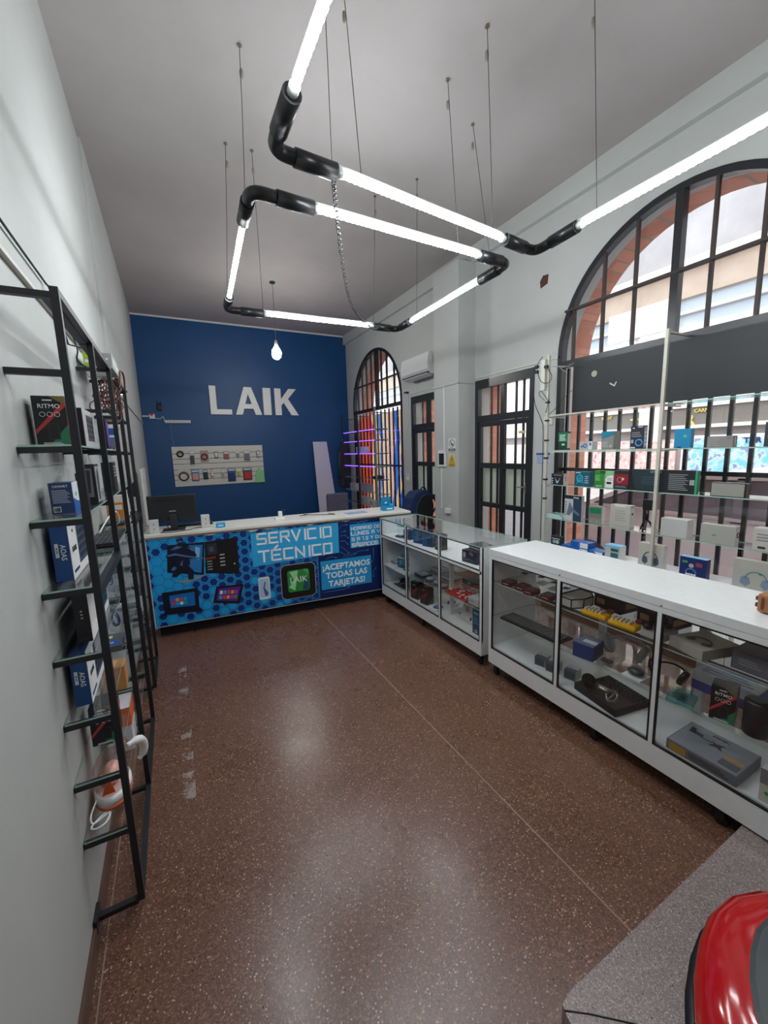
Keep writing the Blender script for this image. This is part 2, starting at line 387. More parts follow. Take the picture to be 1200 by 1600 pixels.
# ---------------------------------------------------------------- windows and doors
def ell(yc, r, zs, n=36): return [(yc+r*math.cos(R(180*k/n)), zs+r*math.sin(R(180*k/n))) for k in range(n+1)]
def window(name, yc, r, zs, zb, mull, thin, xg=XR+.05):
    root = bpy.data.objects.new(name, None); COL.objects.link(root); root.location = (XR, yc, zb); root['kind'] = 'structure'
    mb = MB(); ri = r-.055; n = 36
    o, i = ell(yc, r-.001, zs, n), ell(yc, ri, zs, n)
    for k in range(n):
        for (A, B) in ((o, i),):
            q = [(A[k][0], A[k][1]), (A[k+1][0], A[k+1][1]), (B[k+1][0], B[k+1][1]), (B[k][0], B[k][1])]
            mb.prism([(p[0], p[1]) for p in q], Matrix(((0,0,1,XR-.012),(1,0,0,0),(0,1,0,0),(0,0,0,1))), .075, FRAME)
    for s in (-1, 1):
        a, b = sorted((yc+s*(r-.001), yc+s*ri)); mb.box((XR-.012, a, zb+.001), (XR+.063, b, zs), FRAME)
    mb.box((XR-.012, yc-r+.01, zb+.001), (XR+.063, yc+r-.01, zb+.06), FRAME)
    fr = mb.build('window_frame', root)
    MB().box((XR-.02, yc-r+.01, zs-.11), (XR+.06, yc+r-.01, zs-.05), FRAME).build('transom_rail', root)
    MB().box((XR-.016, mull-.03, zs-.05), (XR+.055, mull+.03, zs+math.sqrt(max(0, ri*ri-(mull-yc)**2))), FRAME).build('mullion', root)
    for y in thin:
        h = zs+math.sqrt(max(.01, ri*ri-(y-yc)**2))+.02
        MB().box((XR-.005, y-.011, zs-.05), (XR+.03, y+.011, h), C('3A2E2B', .6)).build('glazing_bar', root)
    zb2 = 3.10; wy = math.sqrt(r*r-(zb2-zs)**2)
    MB().box((XR-.02, yc-wy-.02, zb2-.011), (XR+.028, yc+wy+.02, zb2+.011), C('3A2E2B', .6)).build('glazing_bar', root)
    g = [(a, b) for a, b in ell(yc, ri, zs, n)] + [(yc-ri, zs-.05), (yc+ri, zs-.05)]
    MB().prism(g, Matrix(((0,0,1,xg),(1,0,0,0),(0,1,0,0),(0,0,0,1))), .004, DUSTY).build('upper_pane', root)
    MB().box((xg, yc-ri, zb+.06), (xg+.004, yc+ri, zs-.11), GLASS).build('lower_pane', root)
    return root
w1 = window('window_1', NC, NR, NS, NB, 1.963, (2.892, 2.585, 2.293, 1.72, 1.42, 1.12))
w2 = window('window_2', FC, FR, FS_, FB, 7.33, (8.22, 8.0, 7.78, 7.56, 7.12, 6.9, 6.62))
def grille(name, label, y0, y1, z0, z1, ys, zs, x, hw=.014):
    t = thing(name, label, 'window grille', (x, (y0+y1)/2, z0))
    for y in ys: MB().box((x-.012, y-hw, z0), (x+.012, y+hw, z1), FRAME).build('bar', t)
    for z in zs: MB().box((x-.025, y0, z-.018), (x-.0125, y1, z+.018), FRAME).build('rail', t)
    return t
grille('security_grille', 'black iron bars behind the glass of the large arched window', .90, 3.03, .47, 2.55,
       [3.0-.146*k for k in range(15)], (1.485,), XR+.10)
grille('security_grille', 'black iron bars behind the glass of the far arched window by the blue wall', 6.36, 8.44, .37, 2.55,
       [8.36-.168*k for k in range(12)], (1.45,), XR+.10, .016)
DP = C('23262B', .3)
def frosted():
    if 'frosted_pane' in bpy.data.materials: return bpy.data.materials['frosted_pane']
    m, t, b = nm('frosted_pane'); tr = t.nodes.new('ShaderNodeBsdfTranslucent'); tr.inputs[0].default_value = (.62, .68, .62, 1); mx = t.nodes.new('ShaderNodeMixShader'); mx.inputs[0].default_value = .6
    b.inputs['Base Color'].default_value = (.6, .64, .6, 1); b.inputs['Roughness'].default_value = .3
    t.links.new(b.outputs[0], mx.inputs[1]); t.links.new(tr.outputs[0], mx.inputs[2]); t.links.new(mx.outputs[0], t.nodes['Material Output'].inputs['Surface']); return m
def door(name, y0, y1, lv, bars=2):
    """black framed leaf with a barred transom and two columns of panes"""
    root = bpy.data.objects.new(name, None); COL.objects.link(root); root.location = (XR, (y0+y1)/2, .01); root['kind'] = 'structure'
    X0, X1 = XR-.015, XR+.05; mb = MB()
    mb.box((X0, y1-.06, .011), (X1, y1-.001, 2.629), DP).box((X0, y0+.001, .011), (X1, y0+.06, 2.629), DP).box((X0, y0+.06, 2.52), (X1, y1-.06, 2.629), DP)
    mb.box((X0, y0+.06, 2.085), (X1, y1-.06, 2.165), DP)
    mb.build('door_frame', root)
    ym = y0+.50; leaf = MB(); a, b = y0+.065, y1-.065
    Z = (.015, .42, .95, 1.01, 1.47, 1.54, 2.02, 2.08)
    leaf.box((X0+.01, a, .015), (X1-.005, b, .42), DP)
    for z0, z1 in ((.95, 1.01), (1.47, 1.54), (2.02, 2.08)): leaf.box((X0+.01, a, z0), (X1-.005, b, z1), DP)
    for p, q in ((a, a+.04), (ym-.035, ym+.035), (b-.04, b)): leaf.box((X0+.011, p, .42), (X1-.006, q, 2.02), DP)
    leaf.build('door_leaf', root)
    tr = MB(); tr.box((X0+.01, ym-.03, 2.165), (X1-.005, ym+.03, 2.52), DP).build('transom_post', root)
    MB().box((XR+.015, y0+.05, .42), (XR+.02, y1-.05, .95), GLASS).build('pane', root)
    MB().box((XR+.11, y0+.01, .98), (XR+.114, y1-.01, 1.50), frosted()).build('pane', root)
    MB().box((XR+.015, y0+.05, 1.54), (XR+.02, y1-.05, 2.02), GLASS).build('pane', root)
    MB().box((XR+.015, y0+.05, 2.17), (XR+.02, y1-.05, 2.52), GLASS).build('pane', root)
    for p, q in ((a+.04, ym-.035), (ym+.035, b-.04)):
        for k in range(bars):
            y = p+(q-p)*(k+1)/(bars+1)
            MB().box((XR+.07, y-.012, .3), (XR+.09, y+.012, 2.6), DP).build('bar', root)
    h = MB(); h.box((X0-.012, a+.01, 1.18), (X0+.01, a+.035, 1.30), STEEL, bev=.003).tube([(X0-.01, a+.022, 1.26), (X0-.05, a+.022, 1.26), (X0-.05, a+.10, 1.26)], .008, STEEL)
    h.build('door_handle', root)
    return root
door('door_1', 3.37, 4.37, 0)
door('door_2', 5.02, 6.02, 0)
tag(MB().box((XR-.04, 3.47, 1.90), (XR-.018, 3.56, 1.93), C('C9B98A', .5), bev=.004).build('door_latch'), 'small brass latch high on the near black door', 'latch')

# ---------------------------------------------------------------- the street outside
struct('pavement', MB().box((XR+.5, -14, -.32), (5.0, 22, -.17), C('9C9A96', .8)))['kind'] = 'structure'
struct('street', MB().box((5.0, -14, -.36), (9.6, 22, -.27), C('6E6E70', .85)))
fm = C('E8E2DA', .7); tan = wallmat('stained_render', 'D8C4B0', 1.2, .25, .1, .8); conc = wallmat('dirty_concrete', 'C2BEBE', .8, .30, .2, .9)
b = thing('street_building', 'pale multi-storey building with banded facade across the street', 'building', (11, 3, -.27))
MB().box((10.0, -14, -.27), (12, 22, 1.80), C('D9CFCC', .7)).build('ground_floor_wall', b)
MB().box((10.05, -14, 1.80), (12, 22, 2.02), C('8C8784', .6)).build('shop_fascia', b)
MB().box((9.92, -14, 2.02), (12, 22, 2.09), fm).build('ledge', b)
MB().box((10.0, 3.0, 2.09), (12, 9.0, 2.46), C('77726C', .6)).build('sign_band', b)
MB().box((10.0, -14, 2.09), (12, 3.0, 2.46), C('A08C82', .6)).build('sign_band', b)
MB().box((9.95, 9.0, 2.09), (12, 22, 2.46), fm).build('pier', b)
MB().box((9.9, 5.3, -.27), (10.0, 5.75, 4.2), C('F0E0D4', .7)).build('pier', b)
MB().box((9.95, -14, 2.46), (12, 22, 4.16), fm).build('upper_wall', b)
MB().box((10.0, -14, 4.16), (12, 22, 4.72), C('BCC8D2', .15)).build('window_band', b)
MB().box((9.9, -14, 4.40), (10.0, 22, 4.46), fm).build('window_rail', b)
MB().box((9.85, 5.2, 4.16), (10.0, 6.6, 4.80), fm).build('pier', b)
MB().box((9.9, -14, 4.72), (12, 22, 5.28), tan).build('stained_band', b)
MB().box((9.7, -14, 5.28), (12, 22, 5.42), fm).build('cornice', b)
MB().box((10.0, -14, 5.42), (12, 22, 8.6), conc).build('top_wall', b)
sg = C('D6C46A', .5)
for txt, y, z, h in (('R', 4.72, 2.19, .22), ('T', 5.9, 2.19, .22), ('BOUT', 6.6, 2.38, .07), ('CARNI', 4.5, 2.38, .07)):
    me = text_mesh(txt, h, .03, .03); me.transform(Matrix(((0,0,-1,9.98),(-1,0,0,y),(0,1,0,z),(0,0,0,1)))); me.materials.clear(); me.materials.append(sg)
    d = bpy.data.objects.new('lettering', me); COL.objects.link(d); d.parent = b; d.matrix_parent_inverse = Matrix.Translation(b.location).inverted()
# posters in the shop front across the street
def postermat(name, cols, sc):
    m, t, bb = nm(name); n = t.nodes.new('ShaderNodeTexNoise'); n.inputs['Scale'].default_value = sc; n.inputs['Detail'].default_value = 4
    tc = t.nodes.new('ShaderNodeTexCoord'); t.links.new(tc.outputs['Object'], n.inputs['Vector'])
    r = t.nodes.new('ShaderNodeValToRGB'); e = r.color_ramp.elements
    e[0].position = .36; e[0].color = (*hexc(cols[0]), 1); e[1].position = .64; e[1].color = (*hexc(cols[-1]), 1)
    for i, c in enumerate(cols[1:-1]): q = e.new(.36+.28*(i+1)/(len(cols)-1)); q.color = (*hexc(c), 1)
    t.links.new(n.outputs['Fac'], r.inputs['Fac']); t.links.new(r.outputs['Color'], bb.inputs['Base Color']); return m
pm1 = postermat('pink_poster_print', ('F4F0EE', 'F4B8B8', 'F8D8C8', 'E08090'), 11)
pm2 = postermat('cyan_poster_print', ('80D2F0', '90D8F2', 'D8ECF4', '8C98C4'), 7)
for k, (y0, y1) in enumerate(((7.0, 8.1), (5.9, 6.85), (4.9, 5.75))):
    tag(MB().box((9.86, y0, 1.0), (9.899, y1, 1.76), pm1).build('shop_poster'), ('farthest left', 'middle', 'rightmost')[k] + ' pink and white poster in the shop front across the street', 'poster', 'pink posters across the street')
p = MB().box((9.86, 3.2, .95), (9.9, 4.78, 1.86), WHITE2).box((9.855, 3.26, 1.0), (9.861, 4.72, 1.80), pm2).build('shop_poster')
tag(p, 'large cyan poster with white border across the street, right of the pink ones', 'poster')
me = text_mesh('TAR', .10, .04, .01); me.transform(Matrix(((0,0,-1,-.03),(-1,0,0,-.42),(0,1,0,.78),(0,0,0,1)))); me.materials.clear(); me.materials.append(NAVY)
d = bpy.data.objects.new('lettering', me); COL.objects.link(d); d.parent = p
# parked car
car = thing('car', 'silver grey hatchback parked outside the large arched window', 'car', (5.95, 1.3, -.27))
CB = C('DEE4EE', .3); CG = C('85828E', .12)
side = [(-1.1, -.05), (-1.15, .5), (-.95, .82), (-.2, .95), (.35, 1.30), (1.0, 1.41), (2.3, 1.39), (3.1, 1.22), (3.65, .92), (4.4, .80), (4.62, .5), (4.6, -.02)]
MX = Matrix(((0,0,1,5.20),(1,0,0,0),(0,1,0,0),(0,0,0,1)))
low = [(-1.1, -.05), (-1.15, .5), (-.95, .86), (3.75, .90), (4.4, .80), (4.62, .5), (4.6, -.02)]
MB().prism(low, MX, 1.62, CB).build('body', car)
cab = [(-.75, .862), (.15, 1.28), (.9, 1.345), (2.3, 1.325), (3.0, 1.17), (3.68, .892)]
MB().prism(cab, Matrix(((0,0,1,5.26),(1,0,0,0),(0,1,0,0),(0,0,0,1))), 1.5, CG).build('window_glass', car)
roof = [(-.1, 1.285), (.45, 1.37), (1.0, 1.41), (2.3, 1.39), (2.75, 1.29), (2.3, 1.325), (.9, 1.345), (.15, 1.28)]
MB().prism(roof, MX, 1.62, C('E6E4E6', .25, .2)).build('roof', car)
for y0, y1 in ((.55, .63), (1.9, 2.0)): MB().prism([(y0, .87), (y1, .87), (y1-.03, 1.35), (y0-.03, 1.35)], MX, .07, CG).build('pillar', car)
MB().prism([(3.03, 1.17), (3.12, 1.20), (3.8, .89), (3.68, .895)], MX, 1.62, CB).build('pillar', car)
MB().prism([(-.9, .865), (3.75, .905), (3.75, .94), (-.9, .90)], Matrix(((0,0,1,5.18),(1,0,0,0),(0,1,0,0),(0,0,0,1))), .05, C('E4E2E6', .2, .3)).build('chrome_strip', car)
for y in (-.3, 3.6):
    w = MB(); w.lathe([(.001, 0), (.2, .0), (.31, .02), (.33, .06), (.33, .18), (.31, .2), (.001, .2)], Matrix(((0,0,-1,5.36),(0,1,0,y),(1,0,0,.065),(0,0,0,1))), RUB).build('wheel', car)
# colourful mural facing the far window
def muralmat():
    m, t, b = nm('painted_mural'); L = t.links.new; N = t.nodes.new
    tc = N('ShaderNodeTexCoord'); sx = N('ShaderNodeSeparateXYZ'); L(tc.outputs['Object'], sx.inputs[0])
    n = N('ShaderNodeTexNoise'); n.inputs['Scale'].default_value = 1.6; n.inputs['Detail'].default_value = 1; L(tc.outputs['Object'], n.inputs['Vector'])
    a = N('ShaderNodeMath'); a.operation = 'MULTIPLY_ADD'; a.inputs[1].default_value = -.42; a.inputs[2].default_value = .33; L(sx.outputs[1], a.inputs[0])
    c = N('ShaderNodeMath'); c.operation = 'MULTIPLY_ADD'; c.inputs[1].default_value = .30; L(n.outputs['Fac'], c.inputs[0]); L(a.outputs[0], c.inputs[2])
    z = N('ShaderNodeMath'); z.operation = 'MULTIPLY_ADD'; z.inputs[1].default_value = -.05; L(sx.outputs[2], z.inputs[0]); L(c.outputs[0], z.inputs[2])
    r = N('ShaderNodeValToRGB'); e = r.color_ramp.elements; r.color_ramp.interpolation = 'CONSTANT'
    stops = [(0, 'F6A480'), (.10, 'F08C84'), (.18, 'FBEACC'), (.32, '9CC0F0'), (.38, 'FBEEDC'), (.50, 'FBE6D8'), (.58, '7EB0EC'), (.66, 'FBEACC'), (.74, '6CA4E8'), (.88, 'F0847C'), (.95, '90C8BC')]
    e[0].position = 0; e[0].color = (*hexc(stops[0][1]), 1); e[1].position = stops[1][0]; e[1].color = (*hexc(stops[1][1]), 1)
    for p, h in stops[2:]: q = e.new(p); q.color = (*hexc(h), 1)
    L(z.outputs[0], r.inputs['Fac']); L(r.outputs['Color'], b.inputs['Base Color']); b.inputs['Roughness'].default_value = .6
    return m
FILM = muralmat(); _b = FILM.node_tree.nodes['Principled BSDF']; _t = FILM.node_tree.nodes.new('ShaderNodeBsdfTranslucent'); _m = FILM.node_tree.nodes.new('ShaderNodeMixShader')
_c = _b.inputs['Base Color'].links[0].from_socket; FILM.node_tree.links.new(_c, _t.inputs[0]); _m.inputs[0].default_value = .8
FILM.node_tree.links.new(_b.outputs[0], _m.inputs[1]); FILM.node_tree.links.new(_t.outputs[0], _m.inputs[2]); FILM.node_tree.links.new(_m.outputs[0], FILM.node_tree.nodes['Material Output'].inputs['Surface'])
tag(MB().box((XR+.16, 6.34, .31), (XR+.162, 8.46, 2.50), FILM).build('printed_film'), 'translucent printed sheet in orange, cream and blue behind the bars of the far window', 'printed sheet')

# ---------------------------------------------------------------- suspended tube lights
TUB = E('led_tube_light', (.93, .97, 1.0), TUBE); CLR = C('D4DAD8', .3)
def rib_tube(a, b, parent):
    a, b = Vector(a), Vector(b); L = (b-a).length; n = max(6, int(L/.03)); pts, rr = [], []
    for k in range(n*2+1):
        pts.append(a.lerp(b, k/(n*2))); rr.append(.0165 if k % 2 else .0132)
    t = MB().tube(pts, rr, TUB, 10).build('light_tube', parent)
    up = Vector((0, 0, .026)); MB().tube([a+up, b+up], .010, CLR, 6).build('tube_carrier', parent)
    for p, q in ((a, a+(b-a).normalized()*.035), (b, b-(b-a).normalized()*.035)):
        MB().tube([p, q], .021, C('C9D0CE', .3), 10).build('end_cap', parent)
def elbow(path, parent, name='pipe_elbow'):
    P = [Vector(p) for p in path]; out = []
    for i, p in enumerate(P):
        if 0 < i < len(P)-1:
            a = (P[i-1]-p).normalized(); c = (P[i+1]-p).normalized()
            for k in range(7):
                s = k/6; out.append((p+a*.07)*(1-s)**2 + p*2*s*(1-s) + (p+c*.07)*s*s)
        else: out.append(p)
    mb = MB().tube(out, .030, PIPE, 14)
    for e_, q in ((P[0], P[1]), (P[-1], P[-2])):
        d = (q-e_).normalized(); mb.tube([e_-d*.004, e_+d*(min(.19, (q-e_).length-.07))], .036, PIPE, 14)
    mb.build(name, parent)
Z = 3.0
F1 = thing('suspended_tube_light', 'outer run of lit tube lamps joined by black pipes, passing over the display counters', 'ceiling light', (1.3, 1.7, Z))
tA, tA2 = (.504, 1.565, Z), (.520, .39, Z)
tB, tB2 = (.785, 1.876, Z), (1.940, 2.0, Z)
tC, tC2 = (2.219, 1.715, Z), (2.240, .54, Z)
for a, c in ((tA, tA2), (tB, tB2), (tC, tC2)): rib_tube(a, c, F1)
elbow([tA, (.50, 1.86, Z), tB], F1); elbow([tB2, (2.235, 2.035, Z), tC], F1)
F2 = thing('suspended_tube_light', 'inner rectangular run of lit tube lamps joined by black pipes, nearer the blue wall', 'ceiling light', (1.35, 3.0, Z))
tD, tD2 = (.778, 2.182, Z), (1.944, 2.223, Z)
tE, tE2 = (2.206, 2.52, Z), (2.232, 3.585, Z)
tF, tF2 = (1.965, 3.85, Z), (.866, 3.893, Z)
tG, tG2 = (.545, 3.61, Z), (.476, 2.45, Z)
for a, c in ((tD, tD2), (tE, tE2), (tF, tF2), (tG, tG2)): rib_tube(a, c, F2)
elbow([tG2, (.462, 2.165, Z), tD], F2); elbow([tD2, (2.20, 2.232, Z), tE], F2); elbow([tE2, (2.24, 3.86, Z), tF], F2); elbow([tF2, (.56, 3.905, Z), tG], F2)
WIRE = C('3A3836', .6)
def wire(x, y, parent, zt=ZC, x2=None, y2=None, clip=True):
    X2, Y2 = (x if x2 is None else x2), (y if y2 is None else y2)
    mb = MB().tube([(x, y, Z+.03), ((x+X2)/2+.002, (y+Y2)/2, (Z+zt)/2), (X2, Y2, zt)], .0022, WIRE, 5)
    w = mb.build('suspension_wire', parent)
    if clip: MB().lathe([(.003, -.03), (.010, -.02), (.012, .0), (.010, .02), (.003, .03)], Matrix.Translation((X2, Y2, zt-.16)), C('8A857C', .6), 8).build('wire_clip', parent)
    MB().lathe([(.016, -.008), (.012, .0)], Matrix.Translation((X2, Y2, zt)), C('6E665E', .7), 8).build('ceiling_hook', parent)
wire(.51, 1.0, F1); wire(.92, 1.885, F1, x2=1.10, y2=2.40); wire(1.82, 1.98, F1, x2=1.98, y2=2.22); wire(2.23, 1.60, F1, x2=2.40, y2=1.80)
wire(.46, 2.28, F2, x2=.64, y2=3.0); wire(.55, 3.75, F2, x2=.66, y2=3.9); wire(.90, 2.19, F2); wire(1.75, 2.216, F2, x2=1.98, y2=2.62); wire(.87, 3.89, F2); wire(1.96, 3.85, F2, x2=2.1, y2=4.0)
wire(2.20, 2.40, F2, x2=2.40, y2=2.85); wire(2.225, 3.45, F2, x2=2.35, y2=3.6)
# coiled supply cable between the two runs
pts = []
ctrl = [Vector(q) for q in ((.785, 1.90, 2.97), (.98, 2.30, 2.86), (1.25, 2.80, 2.80), (1.6, 3.3, 2.84), (1.9, 3.7, 2.93), (2.03, 3.84, 3.03))]
def cr(P, s):
    n = len(P)-1; i = min(int(s*n), n-1); f = s*n-i; p0, p1, p2, p3 = P[max(i-1, 0)], P[i], P[i+1], P[min(i+2, n)]
    return .5*((2*p1)+(p2-p0)*f+(2*p0-5*p1+4*p2-p3)*f*f+(3*p1-p0-3*p2+p3)*f**3)
def curve(P, n): return [cr([Vector(p) for p in P], k/n) for k in range(n+1)]
for k in range(521):
    s = k/520; p = cr(ctrl, s); a = s*2*math.pi*72
    pts.append(p + Vector((math.cos(a)*.009*.8, -math.cos(a)*.009*.5, math.sin(a)*.009)))
tag(MB().tube(pts, .0032, BLACK, 5).build('coiled_cable'), 'black coiled supply cable sagging between the two runs of tube lamps', 'cable')
# pendant bulb
t = thing('pendant_bulb', 'single bright bulb hanging on a cord in front of the blue wall', 'pendant light', (1.62, 6.5, ZC))
BULB = E('lit_bulb', (1, .99, .96), 110)
MB().lathe([(.045, -.018), (.04, 0)], Matrix.Translation((1.62, 6.5, ZC)), DGREY, 16).build('ceiling_rose', t)
MB().tube([(1.62, 6.5, ZC), (1.60, 6.45, 3.45)], .003, WIRE, 5).build('cord', t)
MB().lathe([(.018, 0), (.022, -.03), (.03, -.07), (.03, -.1)], Matrix.Translation((1.60, 6.45, 3.46)), LGREY, 14).build('lamp_holder', t)
MB().lathe([(.03, 0), (.062, -.05), (.072, -.10), (.062, -.15), (.035, -.18), (.004, -.188)], Matrix.Translation((1.60, 6.45, 3.365)), BULB, 20).build('bulb', t)

# ---------------------------------------------------------------- display counters on castors
def castor(parent, x, y, z0, z1):
    mb = MB(); mb.box((x-.022, y-.022, z1-.006), (x+.022, y+.022, z1), BLACK).box((x-.014, y-.016, z0+.03), (x-.009, y+.016, z1-.006), BLACK).box((x+.009, y-.016, z0+.03), (x+.014, y+.016, z1-.006), BLACK)
    mb.lathe([(.008, -.008), (.026, -.008), (.028, -.005), (.028, .005), (.026, .008), (.008, .008)], Matrix.Translation((x, y, z0+.028)) @ Matrix.Rotation(R(90), 4, 'Y'), RUB, 16)
    mb.build('castor', parent)
c1 = thing('display_counter', 'long white laminate display counter with three black edged glass panes, nearest the camera', 'display counter', (2.29, 1.3, 0))
X0, X1, Y0, Y1 = 2.04, 2.52, .40, 2.22
mb = MB(); mb.box((X0, Y0, .955), (X1+.01, Y1, 1.0), LAM, bev=.002)
mb.build('top', c1)
mb = MB(); mb.box((X0+.004, Y1-.022, .10), (X1, Y1-.002, .955), LAM); mb.box((X0+.004, Y0+.002, .10), (X1, Y0+.022, .955), LAM); mb.build('side_panel', c1)
mb = MB(); mb.box((X0+.02, Y0+.022, .215), (X1, Y1-.022, .235), LAM); mb.build('bottom_shelf', c1)
mb = MB(); mb.box((X0, Y0+.003, .10), (X0+.018, Y1-.003, .222), LAM).box((X0, Y0+.003, .925), (X0+.018, Y1-.003, .954), LAM)
for a, b_ in ((2.19, 2.217), (1.594, 1.616), (1.014, 1.034), (.403, .43)): mb.box((X0, a, .222), (X0+.018, b_, .925), LAM)
mb.build('front_frame', c1)
mb = MB()
for y in (1.605, 1.024): mb.box((X1-.03, y-.02, .235), (X1-.002, y+.02, .955), LAM)
mb.build('rear_post', c1)
MB().box((X0+.03, Y0+.03, .10), (X0+.04, Y1-.03, .215), DGREY).box((X1-.02, Y0+.022, .10), (X1-.001, Y1-.022, .215), LAM).build('plinth', c1)
for a, b_ in ((1.617, 2.189), (1.035, 1.593), (.431, 1.013)):
    MB().box((X0+.004, a, .224), (X0+.008, b_, .924), GLASS).build('glass_pane', c1)
    mb = MB(); e = .008
    mb.box((X0-.001, a, .222), (X0+.012, a+e, .926), BLACK).box((X0-.001, b_-e, .222), (X0+.012, b_, .926), BLACK).box((X0-.001, a+e, .222), (X0+.012, b_-e, .222+e), BLACK).box((X0-.001, a+e, .926-e), (X0+.012, b_-e, .926), BLACK)
    mb.build('pane_gasket', c1)
for z in (.48, .745):
    MB().plate((X0+.022, Y0+.024, z-.003), (X1-.035, Y1-.024, z+.003), GLASS, GEDGE).build('glass_shelf', c1)
for a, b_ in ((1.62, 2.19), (1.03, 1.59), (.43, 1.02)):
    MB().box((X1-.012, a, .24), (X1-.008, b_, .95), GLASS).build('rear_glass', c1)
for x, y in ((2.08, 2.17), (2.47, 2.17), (2.08, 1.35), (2.47, 1.35)): castor(c1, x, y, .0, .10)
castor(c1, 2.08, .72, 0, .10); castor(c1, 2.47, .72, 0, .10)
for y in (1.6, 1.02): MB().ball((X0-.001, y, .962), .004, DGREY, n=6).build('screw_head', c1)

c2 = thing('display_counter', 'white display counter with a glass topped upper compartment, beyond the long white counter', 'display counter', (2.29, 3.2, 0))
Y0, Y1 = 2.30, 4.0
mb = MB(); mb.box((X0+.004, Y0, .10), (X1, Y0+.02, .985), LAM); mb.build('side_panel', c2)
mb = MB(); mb.box((X0+.004, Y1-.02, .10), (X1, Y1, .985), LAM); mb.build('side_panel', c2)
MB().plate((X0, Y0, .986), (X1+.005, Y1, .993), GLASS, GEDGE).build('glass_top', c2)
MB().box((X0+.002, Y0+.021, .775), (X1-.001, Y1-.021, .797), LAM).build('middle_shelf', c2)
MB().box((X0+.02, Y0+.021, .205), (X1-.001, Y1-.021, .225), LAM).build('bottom_shelf', c2)
mb = MB(); mb.box((X0, Y0+.001, .10), (X0+.018, Y1-.001, .212), LAM).box((X0, Y0+.001, .775), (X0+.018, Y1-.001, .797), LAM)
for y in (2.862, 3.443, 2.311, 3.989): mb.box((X0, y-.011, .212), (X0+.018, y+.011, .985), LAM)
mb.build('front_frame', c2)
MB().box((X0+.05, 3.445, .225), (X1-.02, 3.463, .775), LAM).build('divider_panel', c2)
MB().box((X1-.014, 3.463, .225), (X1-.002, Y1-.021, .775), LAM).box((X1-.014, Y0+.021, .797), (X1-.002, 3.44, .985), LAM).build('back_panel', c2)
MB().box((X1-.03, 2.855, .225), (X1-.002, 2.88, .775), LAM).box((X0+.12, 2.853, .225), (X0+.16, 2.873, .775), LAM).build('rear_post', c2)
MB().box((X0+.03, Y0+.03, .10), (X0+.04, Y1-.03, .205), DGREY).build('plinth', c2)
for a, b_ in ((2.322, 2.851), (2.873, 3.432), (3.454, 3.979)):
    for z0, z1 in ((.214, .774), (.799, .984)):
        MB().box((X0+.004, a, z0), (X0+.008, b_, z1), GLASS).build('glass_pane', c2)
        mb = MB(); e = .006
        mb.box((X0-.001, a, z0), (X0+.010, a+e, z1), BLACK).box((X0-.001, b_-e, z0), (X0+.010, b_, z1), BLACK).box((X0-.001, a+e, z0), (X0+.010, b_-e, z0+e), BLACK).box((X0-.001, a+e, z1-e), (X0+.010, b_-e, z1), BLACK)
        mb.build('pane_gasket', c2)
MB().plate((X0+.03, 2.325, .457), (X1-.04, 3.44, .463), GLASS, GEDGE).build('glass_shelf', c2)
MB().box((X0+.022, 3.466, .44), (X1-.016, Y1-.022, .456), LAM).build('inner_shelf', c2)
for x, y in ((2.08, 2.35), (2.47, 2.35), (2.08, 3.2), (2.47, 3.2), (2.08, 3.94), (2.47, 3.94)): castor(c2, x, y, 0, .10)

# ---------------------------------------------------------------- blue front counter with printed banner
A0, A1 = Vector((-.285, 4.27)), Vector((2.45, 4.03)); ang = math.atan2(A1.y-A0.y, A1.x-A0.x); CL = (A1-A0).length
cn = thing('service_counter', 'long white topped counter with a printed blue hexagon banner on its front', 'counter', (A0.x, A0.y, 0)); cn.rotation_euler = (0, 0, ang)
def lb(mb, name, par=None):
    """build in the counter's own axes"""
    me = bpy.data.meshes.new(name); bmesh.ops.recalc_face_normals(mb.bm, faces=mb.bm.faces[:]); mb.bm.to_mesh(me); mb.bm.free()
    for m in mb.mats: me.materials.append(m)
    o = bpy.data.objects.new(name, me); COL.objects.link(o); o.parent = par or cn; return o
lb(MB().box((-.02, -.02, 1.0), (CL+.01, .50, 1.03), C('D6D4CC', .35), bev=.002), 'countertop')
lb(MB().box((-.02, -.024, 1.0), (CL+.01, -.0205, 1.008), C('7A6250', .6)), 'worn_edge')
lb(MB().box((0, .02, .10), (.02, .46, 1.0), LAM).box((CL-.02, .02, .02), (CL, .46, 1.0), LAM), 'end_panel')
lb(MB().box((0, 0, .12), (CL, .02, 1.0), LAM), 'front_panel')
lb(MB().box((.05, .40, 0), (CL-.05, .42, .9), DGREY).box((.03, .08, .0), (CL-.03, .10, .12), C('1B1A1E', .7)), 'kick_board')
